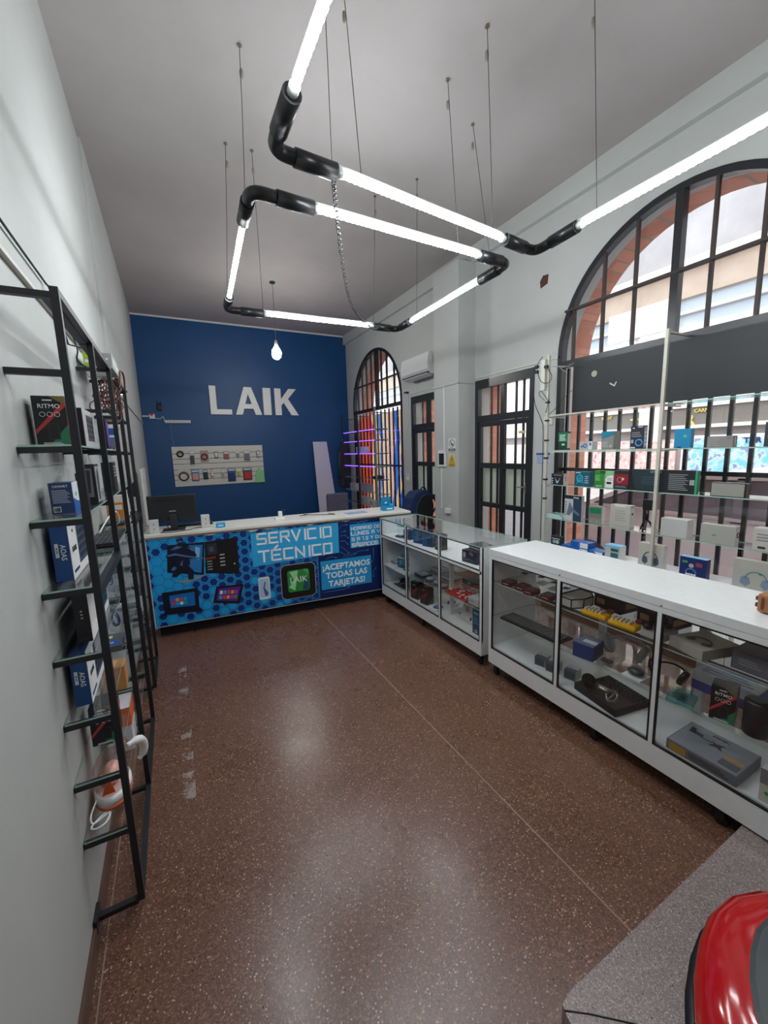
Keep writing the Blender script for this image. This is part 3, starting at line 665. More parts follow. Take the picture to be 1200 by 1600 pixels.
def hexmat():
    m, t, b = nm('printed_hexagon_banner'); L = t.links.new; N = t.nodes.new
    def V(op, a=None, bb=None, va=None, vb=None):
        n = N('ShaderNodeVectorMath'); n.operation = op
        if a is not None: L(a, n.inputs[0])
        elif va: n.inputs[0].default_value = va
        if bb is not None: L(bb, n.inputs[1])
        elif vb: n.inputs[1].default_value = vb
        return n
    def Mt(op, a, bb=None, vb=None, c=None):
        n = N('ShaderNodeMath'); n.operation = op; L(a, n.inputs[0])
        if bb is not None: L(bb, n.inputs[1])
        elif vb is not None: n.inputs[1].default_value = vb
        if c is not None: n.inputs[2].default_value = c
        return n.outputs[0]
    tc = N('ShaderNodeTexCoord'); sx = N('ShaderNodeSeparateXYZ'); L(tc.outputs['Object'], sx.inputs[0])
    cb = N('ShaderNodeCombineXYZ'); L(sx.outputs[2], cb.inputs[0]); L(sx.outputs[0], cb.inputs[1])
    p = V('SCALE', cb.outputs[0]); p.inputs['Scale'].default_value = 11.0
    s = (1, 1.7320508, 1); h = (.5, .8660254, .5)
    p0 = V('ADD', p.outputs[0], vb=(50, 50*1.7320508, 0))
    a = V('SUBTRACT', V('MODULO', p0.outputs[0], vb=s).outputs[0], vb=(.5, .8660254, 0))
    p1 = V('SUBTRACT', p0.outputs[0], vb=(.5, .8660254, 0))
    c = V('SUBTRACT', V('MODULO', p1.outputs[0], vb=s).outputs[0], vb=(.5, .8660254, 0))
    la = V('LENGTH', a.outputs[0]).outputs['Value']; lc = V('LENGTH', c.outputs[0]).outputs['Value']
    lt = Mt('LESS_THAN', la, lc)
    mv = N('ShaderNodeMix'); mv.data_type = 'VECTOR'; L(lt, mv.inputs['Factor']); L(c.outputs[0], mv.inputs[4]); L(a.outputs[0], mv.inputs[5])
    g = mv.outputs[1]
    ab = V('ABSOLUTE', g); dt = V('DOT_PRODUCT', ab.outputs[0], vb=(.5, .8660254, 0)).outputs['Value']
    sg = N('ShaderNodeSeparateXYZ'); L(ab.outputs[0], sg.inputs[0])
    d = Mt('MAXIMUM', dt, sg.outputs[0])
    idv = V('SUBTRACT', p0.outputs[0], g); rn = V('SNAP', idv.outputs[0], vb=(.5, .5, 10)); wn = N('ShaderNodeTexWhiteNoise'); wn.noise_dimensions = '2D'
    ad = V('ADD', idv.outputs[0], vb=(.01, .01, 0)); rn2 = V('SNAP', ad.outputs[0], vb=(.25, .433, 10)); L(rn2.outputs[0], wn.inputs['Vector'])
    # navy share grows to the right
    gr = N('ShaderNodeMapRange'); gr.inputs['From Min'].default_value = .1; gr.inputs['From Max'].default_value = 1.3; gr.inputs['To Min'].default_value = .35; gr.inputs['To Max'].default_value = .95; L(sx.outputs[0], gr.inputs['Value'])
    dark = Mt('LESS_THAN', wn.outputs['Value'], gr.outputs['Result'])
    mix = lambda f, A, B: (lambda q: q)(None)
    def MX(f, A, B):
        q = N('ShaderNodeMix'); q.data_type = 'RGBA'; L(f, q.inputs['Factor'])
        for k, z in (('A', A), ('B', B)):
            if isinstance(z, tuple): q.inputs[k].default_value = (*z, 1)
            else: L(z, q.inputs[k])
        return q.outputs['Result']
    big = N('ShaderNodeMapRange'); big.inputs['From Min'].default_value = 0; big.inputs['From Max'].default_value = 1.7; L(sx.outputs[0], big.inputs['Value'])
    back = MX(big.outputs['Result'], hexc('1286D0'), hexc('08215E'))
    fill = MX(dark, hexc('12A2E2'), hexc('08307A'))
    fill = MX(Mt('GREATER_THAN', d, vb=.36), fill, back)
    line = Mt('MULTIPLY', Mt('GREATER_THAN', d, vb=.385), Mt('LESS_THAN', d, vb=.43))
    out = MX(line, fill, hexc('3FB4E6'))
    right = Mt('GREATER_THAN', sx.outputs[0], vb=1.62)
    out = MX(right, out, hexc('0A2258'))
    L(out, b.inputs['Base Color']); b.inputs['Roughness'].default_value = .35
    return m
BAN = lb(MB().box((.01, -.004, .13), (CL-.28, -.0005, .985), hexmat()), 'printed_banner')
# sheet end hidden behind the display counter continues plain
lb(MB().box((CL-.28, -.003, .13), (CL-.01, -.0005, .985), C('0A2258', .4)), 'banner_end')
BM = Matrix(((1,0,0,0),(0,0,-1,-.004),(0,1,0,0),(0,0,0,1)))    # (x, z) on the banner face
def bp(pts, m, k=1, name='printed_shape'):
    o = lb(MB().prism(pts, BM @ Matrix.Translation((0, 0, k*.0006)), .0008, m), name, BAN); return o
def rect(x0, z0, x1, z1): return [(x0, z0), (x1, z0), (x1, z1), (x0, z1)]
LB = C('2FA4DC', .4); LB2 = C('1E96D2', .4); WT = C('E8EEF2', .4)
bp([(.935, .60), (1.86, .635), (1.862, .978), (.935, .95)], LB); bp(rect(1.995, .668, 2.46, .938), LB2); bp(rect(1.641, .23, 2.236, .559), LB2)
# squared lettering drawn as strokes on a 4 x 6 grid
SF = {'S': [[(4,6),(0,6),(0,3),(4,3),(4,0),(0,0)]], 'E': [[(4,6),(0,6),(0,0),(4,0)], [(0,3),(3.4,3)]], 'R': [[(0,0),(0,6),(4,6),(4,3),(0,3)], [(2,3),(4,0)]],
 'V': [[(0,6),(2,0),(4,6)]], 'I': [[(1,0),(1,6)]], 'C': [[(4,6),(0,6),(0,0),(4,0)]], 'O': [[(0,0),(4,0),(4,6),(0,6),(0,-.4)]], 'T': [[(-.2,6),(4.2,6)], [(2,6),(2,0)]],
 'N': [[(0,0),(0,6),(4,0),(4,6)]], 'H': [[(0,0),(0,6)], [(4,0),(4,6)], [(0,3),(4,3)]], 'A': [[(0,0),(0,6),(4,6),(4,0)], [(0,2.6),(4,2.6)]], 'D': [[(0,0),(3,0),(4,1),(4,5),(3,6),(0,6),(0,-.4)]],
 'L': [[(0,6),(0,0),(4,0)]], 'U': [[(0,6),(0,0),(4,0),(4,6)]], 'Y': [[(0,6),(2,3),(4,6)], [(2,3),(2,0)]], 'B': [[(0,0),(3.6,0),(4,.4),(4,2.6),(3.4,3),(0,3)], [(3.4,3),(3.8,3.4),(3.8,6),(0,6),(0,-.4)]],
 '1': [[(.4,6),(2,6),(2,0)]], '3': [[(0,6),(4,6),(4,0),(0,0)], [(1,3),(4,3)]], '9': [[(4,3),(0,3),(0,6),(4,6),(4,0),(0,0)]], '`': [[(1.6,7.2),(2.8,8.4)]]}
def strokes(txt, x0, z0, h, w, th, name='lettering', adv=1.42):
    mb = MB(); x = x0; sx_, sz_ = w/4, h/6
    for ch in txt:
        if ch == ' ': x += w*.8; continue
        acc = False
        if ch in 'ÉÁ': acc = True; ch = {'É': 'E', 'Á': 'A'}[ch]
        for ln in SF[ch] + ([SF['`'][0]] if acc else []):
            P = [(x+a*sx_, z0+b_*sz_) for a, b_ in ln]
            for (ax, az), (bx, bz) in zip(P, P[1:]):
                d = Vector((bx-ax, bz-az)); L_ = d.length; d.normalize(); n = Vector((-d.y, d.x))*th/2; e = d*th/2
                q = [(ax-e.x+n.x, az-e.y+n.y), (ax-e.x-n.x, az-e.y-n.y), (bx+e.x-n.x, bz+e.y-n.y), (bx+e.x+n.x, bz+e.y+n.y)]
                mb.prism(q, BM @ Matrix.Translation((0, 0, .0018)), .0008, WT)
        x += (w*.62 if ch == 'I' else w*adv)
    return lb(mb, name, BAN)
strokes('SERVICIO', 1.0, .832, .105, .083, .019)
strokes('TÉCNICO', 1.008, .645, .107, .088, .020)
strokes('HORARIO DE', 2.012, .873, .032, .028, .0085); strokes('LUNES A V', 2.012, .812, .036, .031, .009)
strokes('9 A 13 Y DE', 2.016, .748, .034, .028, .009); strokes('SÁBADOS', 2.016, .680, .036, .033, .010)
for txt, x, z in (('¡ACEPTAMOS', 1.94, .478), ('TODAS LAS', 1.94, .383), ('TARJETAS!', 1.94, .285)):
    me = text_mesh(txt, .066, .035, .0008); me.transform(BM @ Matrix.Translation((x, z, .0022))); me.materials.clear(); me.materials.append(WT)
    d = bpy.data.objects.new('lettering', me); COL.objects.link(d); d.parent = BAN
# printed pictures: an armed man stepping out of a monitor, an open computer case, laptop, tablet, phone, app tile
DK = C('0B1426', .4); DK2 = C('121418', .4); SCN = C('2A78B8', .3)
bp([(.155, .655), (.47, .585), (.503, .915), (.181, .92)], DK, 1, 'printed_monitor'); bp([(.36, .64), (.45, .61), (.485, .89), (.36, .90)], SCN, 2, 'printed_screen'); bp([(.40, .78), (.44, .74), (.46, .86), (.42, .88)], C('7ABEE0', .3), 3, 'printed_screen')
FG = C('0E1830', .4)
bp([(.29+.030*math.cos(k*.5236), .955+.034*math.sin(k*.5236)) for k in range(12)], FG, 4, 'printed_figure'); bp([(.22, .90), (.27, .925), (.31, .925), (.36, .90), (.375, .84), (.35, .70), (.24, .70), (.235, .82)], FG, 5, 'printed_figure')
bp([(.225, .90), (.19, .87), (.155, .805), (.20, .785), (.25, .83), (.25, .88)], FG, 6, 'printed_figure'); bp([(.355, .90), (.40, .86), (.425, .79), (.37, .76), (.345, .82)], FG, 6, 'printed_figure')
bp([(.24, .705), (.30, .705), (.27, .63), (.23, .60), (.19, .61), (.21, .66)], FG, 6, 'printed_figure'); bp([(.29, .705), (.35, .705), (.385, .64), (.375, .56), (.33, .56), (.33, .63)], FG, 6, 'printed_figure')
for P_ in ([(.17, .825), (.24, .835), (.34, .80), (.50, .755), (.495, .745), (.34, .785), (.24, .815), (.175, .812)], [(.27, .935), (.312, .935), (.308, .952), (.275, .952)], [(.265, .97), (.305, .972), (.298, .982), (.275, .982)], [(.20, .87), (.26, .905), (.31, .89), (.26, .875)], [(.35, .88), (.40, .87), (.42, .83), (.39, .84)], [(.19, .68), (.22, .71), (.24, .69), (.21, .665)], [(.27, .72), (.30, .76), (.29, .70)], [(.345, .70), (.375, .72), (.37, .66)]):
    bp(P_, C('4C6E9C', .4), 8, 'printed_highlight')
bp([(.21, .558), (.30, .53), (.43, .555), (.50, .595), (.40, .58), (.372, .555), (.34, .60), (.31, .56)], C('8A929C', .4), 1, 'printed_stand')
bp([(.487, .60), (.80, .55), (.803, .93), (.505, .915)], DK2, 2, 'printed_computer_case'); bp([(.52, .78), (.61, .785), (.61, .895), (.52, .89)], C('2A2E36', .4), 3); bp([(.50, .755), (.59, .76), (.59, .74), (.50, .735)], C('8A2A20', .4), 3); bp(rect(.54, .81, .58, .86), C('4A505A', .4), 4)
for k in range(4): bp(rect(.63, .655+k*.036, .675, .668+k*.036), C('B0B0AC', .4), 3, 'printed_slot')
for k in range(4): bp(rect(.51, .63+k*.027, .555, .640+k*.027), C('90989C', .4), 3, 'printed_slot')
bp(rect(.755, .655, .768, .67), C('C0C4C4', .4), 3, 'printed_slot')
bp([(.036, .213), (.10, .238), (.40, .221), (.442, .225), (.40, .25), (.094, .262)], DK2, 1, 'printed_laptop_base'); bp([(.094, .24), (.401, .225), (.404, .466), (.089, .464)], DK, 2, 'printed_laptop_lid'); bp([(.15, .30), (.365, .29), (.37, .43), (.148, .425)], C('1470C0', .3), 3, 'printed_screen')
cols = ['D8402A', '2AA4D8', 'E8E8E8', '38A858', 'B03AA8', 'E0A020']
for k in range(8): bp(rect(.165+(k % 4)*.035, .32+(k//4)*.04, .193+(k % 4)*.035, .35+(k//4)*.04), C(cols[k % 6], .4), 4, 'printed_tile')
bp([(.528, .285), (.775, .234), (.832, .436), (.572, .448)], DK2, 2, 'printed_tablet'); bp([(.56, .305), (.755, .265), (.80, .415), (.59, .425)], C('5A2A8C', .3), 3, 'printed_screen')
for k in range(10):
    ox, oz = .585+(k % 5)*.035+(k//5)*.010, .315+(k//5)*.05-(k % 5)*.004
    bp([(ox, oz), (ox+.028, oz-.003), (ox+.034, oz+.033), (ox+.008, oz+.036)], C(cols[(k*5+1) % 6], .4), 4, 'printed_tile')
def rr(x0, z0, x1, z1, r, n=5):
    P = []
    for cx, cz, a in ((x1-r, z1-r, 0), (x0+r, z1-r, 90), (x0+r, z0+r, 180), (x1-r, z0+r, 270)):
        P += [(cx+r*math.cos(R(a+90*k/n)), cz+r*math.sin(R(a+90*k/n))) for k in range(n+1)]
    return P
bp(rr(.975, .235, 1.091, .478, .02), C('D8DCE2', .3), 2, 'printed_phone'); bp(rr(.985, .262, 1.081, .455, .005), C('A8C8DC', .3), 3, 'printed_screen'); bp([(1.035, .27), (1.055, .27), (1.07, .30), (1.035, .36), (1.05, .42), (1.04, .43), (1.02, .36)], C('4A58A0', .4), 4)
bp(rr(1.205, .19, 1.58, .572, .055), C('A4A8AC', .3), 2, 'printed_app_tile'); bp(rr(1.211, .196, 1.574, .566, .05), DK2, 3, 'printed_app_tile'); bp(rr(1.275, .265, 1.51, .505, .025), C('2E8A3C', .3), 4, 'printed_app_tile')
bp([(1.285, .32), (1.34, .40), (1.30, .49), (1.39, .50), (1.35, .28)], C('9AD8A0', .3), 5); bp([(1.43, .275), (1.50, .275), (1.50, .40), (1.45, .37)], C('1C4A6A', .3), 5); bp([(1.37, .505), (1.44, .505), (1.50, .43), (1.50, .49), (1.48, .505)], C('4AA860', .3), 5)
me = text_mesh('LAIK', .065, -.004, .0008); me.transform(BM @ Matrix.Translation((1.393, .395, .0045))); me.materials.clear(); me.materials.append(WT)
d = bpy.data.objects.new('lettering', me); COL.objects.link(d); d.parent = BAN
# printed circuit traces on the navy part
tr_ = C('2E74B8', .4)
def trace(P):
    mb = MB(); mb.tube([BM @ Vector((a, b_, .0006)) for a, b_ in P], .0028, tr_, 4); lb(mb, 'printed_trace', BAN)
    a, b_ = P[-1]; lb(MB().prism([(a+.010*math.cos(k*.785), b_+.010*math.sin(k*.785)) for k in range(8)], BM @ Matrix.Translation((0, 0, .0006)), .001, tr_), 'printed_trace', BAN)
for P in ([(1.875, .90), (1.90, .94), (1.96, .94)], [(1.875, .82), (1.94, .82), (1.97, .79)], [(1.88, .76), (1.93, .76), (1.965, .72)], [(1.88, .70), (1.93, .66), (1.97, .62)], [(1.89, .86), (1.94, .87)], [(1.87, .64), (1.93, .60), (2.05, .60)],
          [(1.90, .58), (2.02, .58), (2.08, .62), (2.2, .62)], [(2.27, .64), (2.27, .52), (2.25, .48)], [(2.30, .40), (2.26, .36), (2.26, .30)], [(1.66, .20), (1.9, .20), (1.96, .215)], [(1.98, .965), (2.1, .955), (2.2, .965)], [(1.60, .57), (1.60, .50)], [(1.61, .44), (1.61, .36)], [(2.05, .97), (2.10, .945)], [(2.12, .97), (2.17, .945)], [(1.70, .575), (1.76, .60), (1.82, .58)]): trace(P)
# torn white patches along the banner's top edge
for x0, x1, d_ in ((.50, .62, .012), (.9, 1.02, .02), (1.06, 1.18, .012), (1.5, 1.6, .015), (1.9, 2.0, .01)):
    bp([(x0, .987), (x1, .987), (x1-.02, .987-d_*.6), (x0+.05, .987-d_), (x0+.02, .987-d_*.4)], LAM, 5, 'torn_edge')

# ---------------------------------------------------------------- black ladder shelves on the left wall
LV = (.39, .62, .855, 1.09, 1.325, 1.56, 1.795, 2.03)
XW, XP = XL+.021*0+.001, -.262
def ladder(name, label, ys, toprail, midbays, glass_lv, ybase):
    t = thing(name, label, 'shelving unit', (XP, ybase, .06)); b = .011
    for y in ys:
        MB().box((XP-b, y-b, .065), (XP+b, y+b, 2.27), BMET).build('upright', t)
        for z in ((LV+(.078, 2.257)) if (y < 2 or y > 2.8) else (LV[:7]+(.078,))):
            MB().box((XW+(.02 if y > 4.3 else 0), y-b, z-.022), (XP-b, y+b, z-.003), BMET).build('bracket_arm', t)
    for ya, yb in zip(ys, ys[1:]):
        MB().box((XP-b, ya+b, .067), (XP+b, yb-b, .089), BMET).build('bottom_rail', t)
        for z in glass_lv:
            MB().plate((XW+.004, ya-.01-(.38 if ya > 3 and z < 2 else 0), z-.002), (XP-b-.001, yb+.01, z+.004), GLASS, GEDGE).build('glass_shelf', t)
    for ya, yb in toprail: MB().box((XP-b, ya+b, 2.246), (XP+b, yb-b, 2.268), BMET).box((XP-b-.03, ya+b, 2.243), (XP-b, yb-b, 2.248), DGREY).build('top_rail', t)
    for ya, yb in midbays: MB().box((XP-b, ya+b, 1.285), (XP+b, yb-b, 1.32), BMET).build('middle_rail', t)
    MB().box((XW, ys[0]-.05, .05), (XW+.012, ys[0]+.03, .10), BMET).build('wall_foot', t)
    return t
ladder('wall_shelving', 'tall black steel ladder shelving with glass shelves on the left wall, nearest the camera', (1.62, 2.22, 2.82), ((1.62, 2.22), (2.22, 2.82)), ((1.62, 2.22),), LV[:7], 1.62)
MB().plate((XL+.01, 2.835, 2.255), (XP-.013, 3.215, 2.261), GLASS, GEDGE).build('top_glass_shelf', bpy.data.objects['wall_shelving'])
ladder('wall_shelving', 'black steel ladder shelving on the left wall beside the blue fronted counter', (3.24, 3.74), ((3.24, 3.74),), ((3.24, 3.74),), LV, 3.24)
G1 = .0045
def lc(name, label, cat, y, lev, sz, m, decs, rot=0, x=None, group=None):
    """carton on a left shelf; y = its near face"""
    xc = (x if x is not None else -.345)
    return carton(name, label, cat, (xc, y+sz[1]/2, LV[lev]+G1), sz, m, decs, rot, group)
def ritmo(label, c, rot=0, f='-y', sz=(.09, .09, .165), g=None):
    BK = C('17191B', .35); DR = C('C23A3A', .4); DG = C('2A7A58', .4)
    it = [('p', [(0, .30), (0, .22), (1, .80), (1, .93)], DR, 'printed_stripe'), ('p', [(.38, 0), (1, 0), (1, .42)], DG, 'printed_corner'), ('p', [(.5, 1), (1, .82), (1, 1)], C('7A6A3A', .4), 'printed_corner'),
          ('r', .38, .12, .74, .45, C('2A2D30', .3), 'printed_speaker'), ('r', .42, .15, .70, .43, BK, 'printed_speaker'), ('t', 'RITMO', .5, .79, sz[2]*.085, WT, 0, .008),
          ('r', .33, .90, .62, .925, WT, 'small_print')] + [('ring', u, .63, sz[2]*.045, .0008, WT) for u in (.28, .5, .72)] + [('lines', .2, .02, .8, .07, 2, WT)]
    it2 = [('p', [(0, .45), (0, .35), (1, .65), (1, .8)], DR, 'printed_stripe'), ('lines', .1, .55, .9, .85, 4, GREY)]
    return carton('speaker_box', label, 'speaker box', c, sz, BK, [(f, it), ('+x' if f == '-y' else '-y', it2)], rot, g)
ritmo('black speaker box with RITMO lettering standing on an upper glass shelf of the left shelving', (-.345, 1.80, LV[6]+G1), f='-y')
ritmo('black speaker box with red and green stripes low on the left shelving', (-.335, 1.86, LV[1]+G1), f='-y', sz=(.09, .10, .16))
def kbbox(label, y, lev, side, w=.05, h=.205, L=.42, brand=None, x=-.365, pic='3A4A6A', frame='E4E4E2', g=None, mod=True):
    sz = (w, L, h); SB = C(side, .4)
    it = []
    if brand:
        it = [('t', brand, .62, .5, w*.30, WT, -90), ('r', .18, .42, .38, .66, WT, 'printed_badge'), ('t', 'M-300', .28, .54, w*.11, NAVY, -90)]
    else: it = [('lines', .42, .45, .58, .65, 3, LGREY)]
    ks = [('r', .0, 0, 1, 1, C(frame, .45), 'printed_side'), ('r', .30, .16, .97, .86, C(pic, .4), 'printed_keyboard')]
    for r in range(4): ks.append(('r', .33, .24+r*.145, .94, .33+r*.145, C('23262E', .5), 'printed_key_row'))
    if brand: ks += [('t', 'EAXIS', .15, .5, h*.09, DGREY), ('r', .05, .10, .24, .15, NAVY, 'printed_badge'), ('c', .15, .82, .006, DGREY)]
    return carton('keyboard_box', label, 'keyboard box', (x, y+L/2, LV[lev]+G1), sz, SB, [('-y', it), ('+x', ks)], 0, g)
kbbox('blue and white keyboard box with AOAS lettering, on the shelf above the thin black box', 1.72, 4, '1B5090', brand='AOAS')
kbbox('blue and white keyboard box with AOAS lettering, on the shelf below the thin black box', 1.71, 2, '1B5090', brand='AOAS')
kbbox('slim keyboard box with a plain dark end and teal picture, between the two AOAS boxes', 1.72, 3, '241E24', w=.045, h=.19, x=-.335, pic='1F5F78')
kbbox('dark keyboard box with grey side picture behind the upright RITMO speaker box', 1.97, 6, '2A2228', w=.06, h=.15, L=.23, x=-.318, pic='4A4C50', frame='B4B4B4')
lc('hard_drive_box', 'small blue box with white print and barcode on the left shelving', 'hard drive box', 1.74, 5, (.065, .09, .108), C('27416E', .4),
   [('-y', [('t', 'DDWRT', .5, .88, .008, WT), ('lines', .12, .34, .88, .78, 8, C('B4C0D4')), ('r', .1, .06, .42, .24, WT, 'barcode_patch')] + [('r', .13+.04*k, .08, .15+.04*k, .22, BLACK, 'barcode_line') for k in range(7)]), ('+x', [('r', 0, .35, 1, 1, C('D8E0E4', .4)), ('p', [(0, 0), (1, 0), (1, .3), (0, .5)], BLUE), ('c', .5, .6, .008, GRN)])])
lc('microphone_package', 'tall black package with a grey microphone picture, behind the small blue box', 'microphone package', 1.98, 5, (.05, .11, .165), C('2A2A2E', .4),
   [('-y', [('r', .2, .2, .8, .9, C('7A7C82', .4)), ('p', [(.4, .3), (.6, .3), (.7, .85), (.3, .85)], C('3A3C42', .4))]), ('+x', [('r', .08, .06, .92, .94, C('9A9CA0', .4)), ('p', [(.3, .12), (.62, .12), (.7, .8), (.45, .9), (.25, .7)], C('34363C', .4))])], x=-.30)
lc('hook_pack', 'small black topped hanging pack leaning beside the blue box on the left shelving', 'hanging pack', 1.86, 5, (.03, .04, .135), C('1E2024', .4), [('-y', [('r', .1, .05, .9, .6, C('A8C8B0', .4)), ('c', .5, .5, .005, GRN)])], x=-.305)
lc('black_box', 'upright black box with faint lettering on the left shelving, farther from the camera', 'box', 2.66, 5, (.055, .12, .165), C('26282C', .4), [('-y', [('t', 'Klip', .5, .5, .012, GREY, 90)]), ('+x', [('lines', .1, .5, .9, .9, 4, GREY)])], x=-.31)
lc('game_box', 'narrow dark purple box with white icons on an upper shelf of the left shelving', 'box', 2.60, 6, (.03, .10, .16), C('1E1A30', .4), [('-y', [('c', .5, .85, .005, WT), ('c', .5, .72, .005, WT), ('c', .5, .35, .006, PINK), ('r', .3, .08, .7, .16, WT)]), ('+x', [('r', .1, .1, .9, .9, C('5A3A8C', .4))])], x=-.30)
lc('blister_pack', 'blue and white blister pack on an upper shelf of the left shelving', 'blister pack', 3.26, 6, (.09, .02, .15), C('DCE4EA', .4), [('-y', [('r', 0, .7, 1, 1, BLUE), ('r', .2, .1, .8, .6, C('5A6A7A', .4)), ('c', .7, .1, .006, RED)])])
lc('tinned_box', 'grey and lime box lying on the topmost glass of the left shelving', 'box', 2.85, 7, (.135, .32, .083), C('9AA09C', .4), [('-y', [('r', 0, .0, .45, 1, C('9CC030', .5)), ('r', .05, .3, .4, .5, WT), ('c', .82, .6, .006, WT)]), ('+x', [('r', .05, .2, .6, .8, C('B4B8B6', .4)), ('r', .7, .3, .9, .6, WT)])], x=-.308).location.z = 2.2618
# coil of brown cable hanging off the top shelf
mb = MB(); rng = random.Random(3)
for k in range(16):
    c = Vector((-.31+rng.uniform(-.05, .055), 3.03+rng.uniform(-.09, .09), 2.11+rng.uniform(-.07, .06))); r = rng.uniform(.04, .07)
    a, b_ = rng.uniform(0, 3.1), rng.uniform(-.5, .5); M = Matrix.Translation(c) @ Euler((a*.3+1.3, b_, a)).to_matrix().to_4x4(); n = 22
    mb.tube([M @ Vector((r*math.cos(2*math.pi*j/n)*(1+.08*math.sin(3*j)), r*1.2*math.sin(2*math.pi*j/n), .004*math.sin(5*j))) for j in range(n+1)], .0035, C('5A2A22', .5), 5, cap=False)
mb.tube(curve([(-.235, 3.1, 2.20), (-.23, 3.16, 2.30), (-.22, 3.26, 2.29), (-.225, 3.28, 2.18)], 12), .006, C('5A2A22', .5), 6)
tag(mb.build('cable_coil'), 'tangled coil of brown red cable hanging under the grey and lime box', 'cable')
tag(MB().tube(curve([(-.402, 2.76, 2.42), (-.395, 2.76, 2.40), (-.38, 2.74, 2.33), (-.39, 2.76, 2.28), (-.37, 2.83, 2.262), (-.345, 2.86, 2.266)], 24), .004, BLACK, 6).build('black_cable'), 'short black cable curling down onto the top shelf of the left shelving', 'cable')
# keyboards leaning on the shelf, cables, orange pack
def keyboard(name, label, c, L, D, rot=0, tilt=0, col=BLACK, kc='3A3C40', group=None):
    t = thing(name, label, 'keyboard', c, group); t.rotation_euler = (tilt, 0, R(rot))
    b_ = MB().box((-L/2, -D/2, 0), (L/2, D/2, .014), col, bev=.004); me = bpy.data.meshes.new('case'); b_.bm.to_mesh(me); b_.bm.free(); me.materials.append(col)
    o = bpy.data.objects.new('case', me); COL.objects.link(o); o.parent = t
    K = C(kc, .5); rows, nk = 5, 15
    for r in range(rows):
        mb = MB(); k = 0; x = -L/2+.008; kw = (L-.016)/ (nk+4)
        for k in range(nk+4):
            x0 = x+k*kw; y0 = -D/2+.012+r*(D-.03)/rows
            mb.box((x0+.0015, y0, .0142), (x0+kw-.0022, y0+(D-.03)/rows-.004, .024), K)
        me = bpy.data.meshes.new('key_row'); mb.bm.to_mesh(me); mb.bm.free(); me.materials.append(K); o = bpy.data.objects.new('key_row', me); COL.objects.link(o); o.parent = t
    return t
keyboard('keyboard', 'dark keyboard lying loose on the left shelving behind the upper AOAS box', (-.335, 2.46, LV[4]+G1+.001), .42, .13, 90)
keyboard('keyboard', 'second dark keyboard lying on the left shelving, farther than the one behind the AOAS box', (-.335, 3.00, LV[4]+.03), .36, .12, 88, 0, DGREY, '6A6C70')
tag(MB().tube(curve([(-.37, 2.55, 1.36), (-.33, 2.62, 1.43), (-.30, 2.70, 1.45), (-.30, 2.76, 1.38), (-.36, 2.80, 1.35)], 24), .004, WT, 6).build('white_cable'), 'white cable looping over the keyboards on the left shelving', 'cable')
lc('orange_pack', 'orange pack standing on the left shelving above the loose keyboards', 'pack', 2.95, 4, (.09, .03, .15), C('D88A30', .5), [('-y', [('r', .1, .7, .9, .9, WT)])], x=-.33)
# bagged goods on the middle shelves
BAG = glassmat('clear_bag', (.90, .92, .95), 1.4, .12)
def bag(label, c, sz, inner, rot=0, cat='bagged cable'):
    t = thing('clear_bag', label, cat, c); t.rotation_euler = (0, 0, R(rot)); rng = random.Random(int(c[1]*977)); w, d, h = sz
    mb = MB(); P = [(-w/2, 0), (w/2, .02*h), (w*.48, h*.9), (w*.3, h), (-w*.35, h*.97), (-w*.5, h*.85)]
    mb.prism(P, Matrix(((1,0,0,0),(0,0,-1,d/2),(0,1,0,0),(0,0,0,1))), d, BAG)
    me = bpy.data.meshes.new('plastic_bag'); bmesh.ops.recalc_face_normals(mb.bm, faces=mb.bm.faces[:]); mb.bm.to_mesh(me); mb.bm.free(); me.materials.append(BAG); o = bpy.data.objects.new('plastic_bag', me); COL.objects.link(o); o.parent = t
    mb = MB(); 
    for k in range(3):
        r = w*rng.uniform(.22, .34); cx, cz = rng.uniform(-.04, .04)*w, h*rng.uniform(.38, .5); n = 16
        mb.tube([(cx+r*math.cos(2*math.pi*j/n), (k-1)*.004, cz+r*1.1*math.sin(2*math.pi*j/n)) for j in range(n+1)], .0032, inner, 5, cap=False)
    me = bpy.data.meshes.new('coiled_cable'); mb.bm.to_mesh(me); mb.bm.free(); me.materials.append(inner); o = bpy.data.objects.new('coiled_cable', me); COL.objects.link(o); o.parent = t
    return t
bag('clear bag with a blue grey cable, on the left shelving below the loose keyboards', (-.33, 2.36, LV[3]+G1), (.11, .03, .16), C('8A96B4', .5), -60)
bag('clear bag with a purple cable, second bag on the left shelving below the keyboards', (-.33, 2.60, LV[3]+G1), (.11, .03, .17), PURP, -50)
bag('clear bag with a dark blue cable on the shelf behind the lower AOAS box', (-.33, 2.40, LV[2]+G1), (.11, .03, .15), C('3A4A84', .5), -55)
bag('clear bag with a white cable, farther along the shelf behind the lower AOAS box', (-.33, 2.70, LV[2]+G1), (.10, .03, .16), WT, -60)
bag('clear bag with a grey cable on the farther ladder shelving, middle height', (-.33, 3.50, LV[3]+G1), (.10, .03, .16), LGREY, -40)
bag('clear bag with a black cable on the farther ladder shelving, one shelf lower', (-.33, 3.48, LV[2]+G1), (.10, .03, .15), DGREY, -40)
lc('card_pack', 'orange and brown card pack behind the striped speaker box low on the left shelving', 'pack', 2.22, 1, (.09, .10, .12), C('C88A50', .5), [('ty', [('r', .1, .1, .6, .9, C('E8B070', .5))])])
lc('white_box', 'upright cream white box on the farther ladder shelving, above the bags', 'box', 3.40, 4, (.09, .06, .16), C('DAD6CC', .5), [('-y', [('r', .2, .2, .8, .5, C('C0BCB0', .5))])])
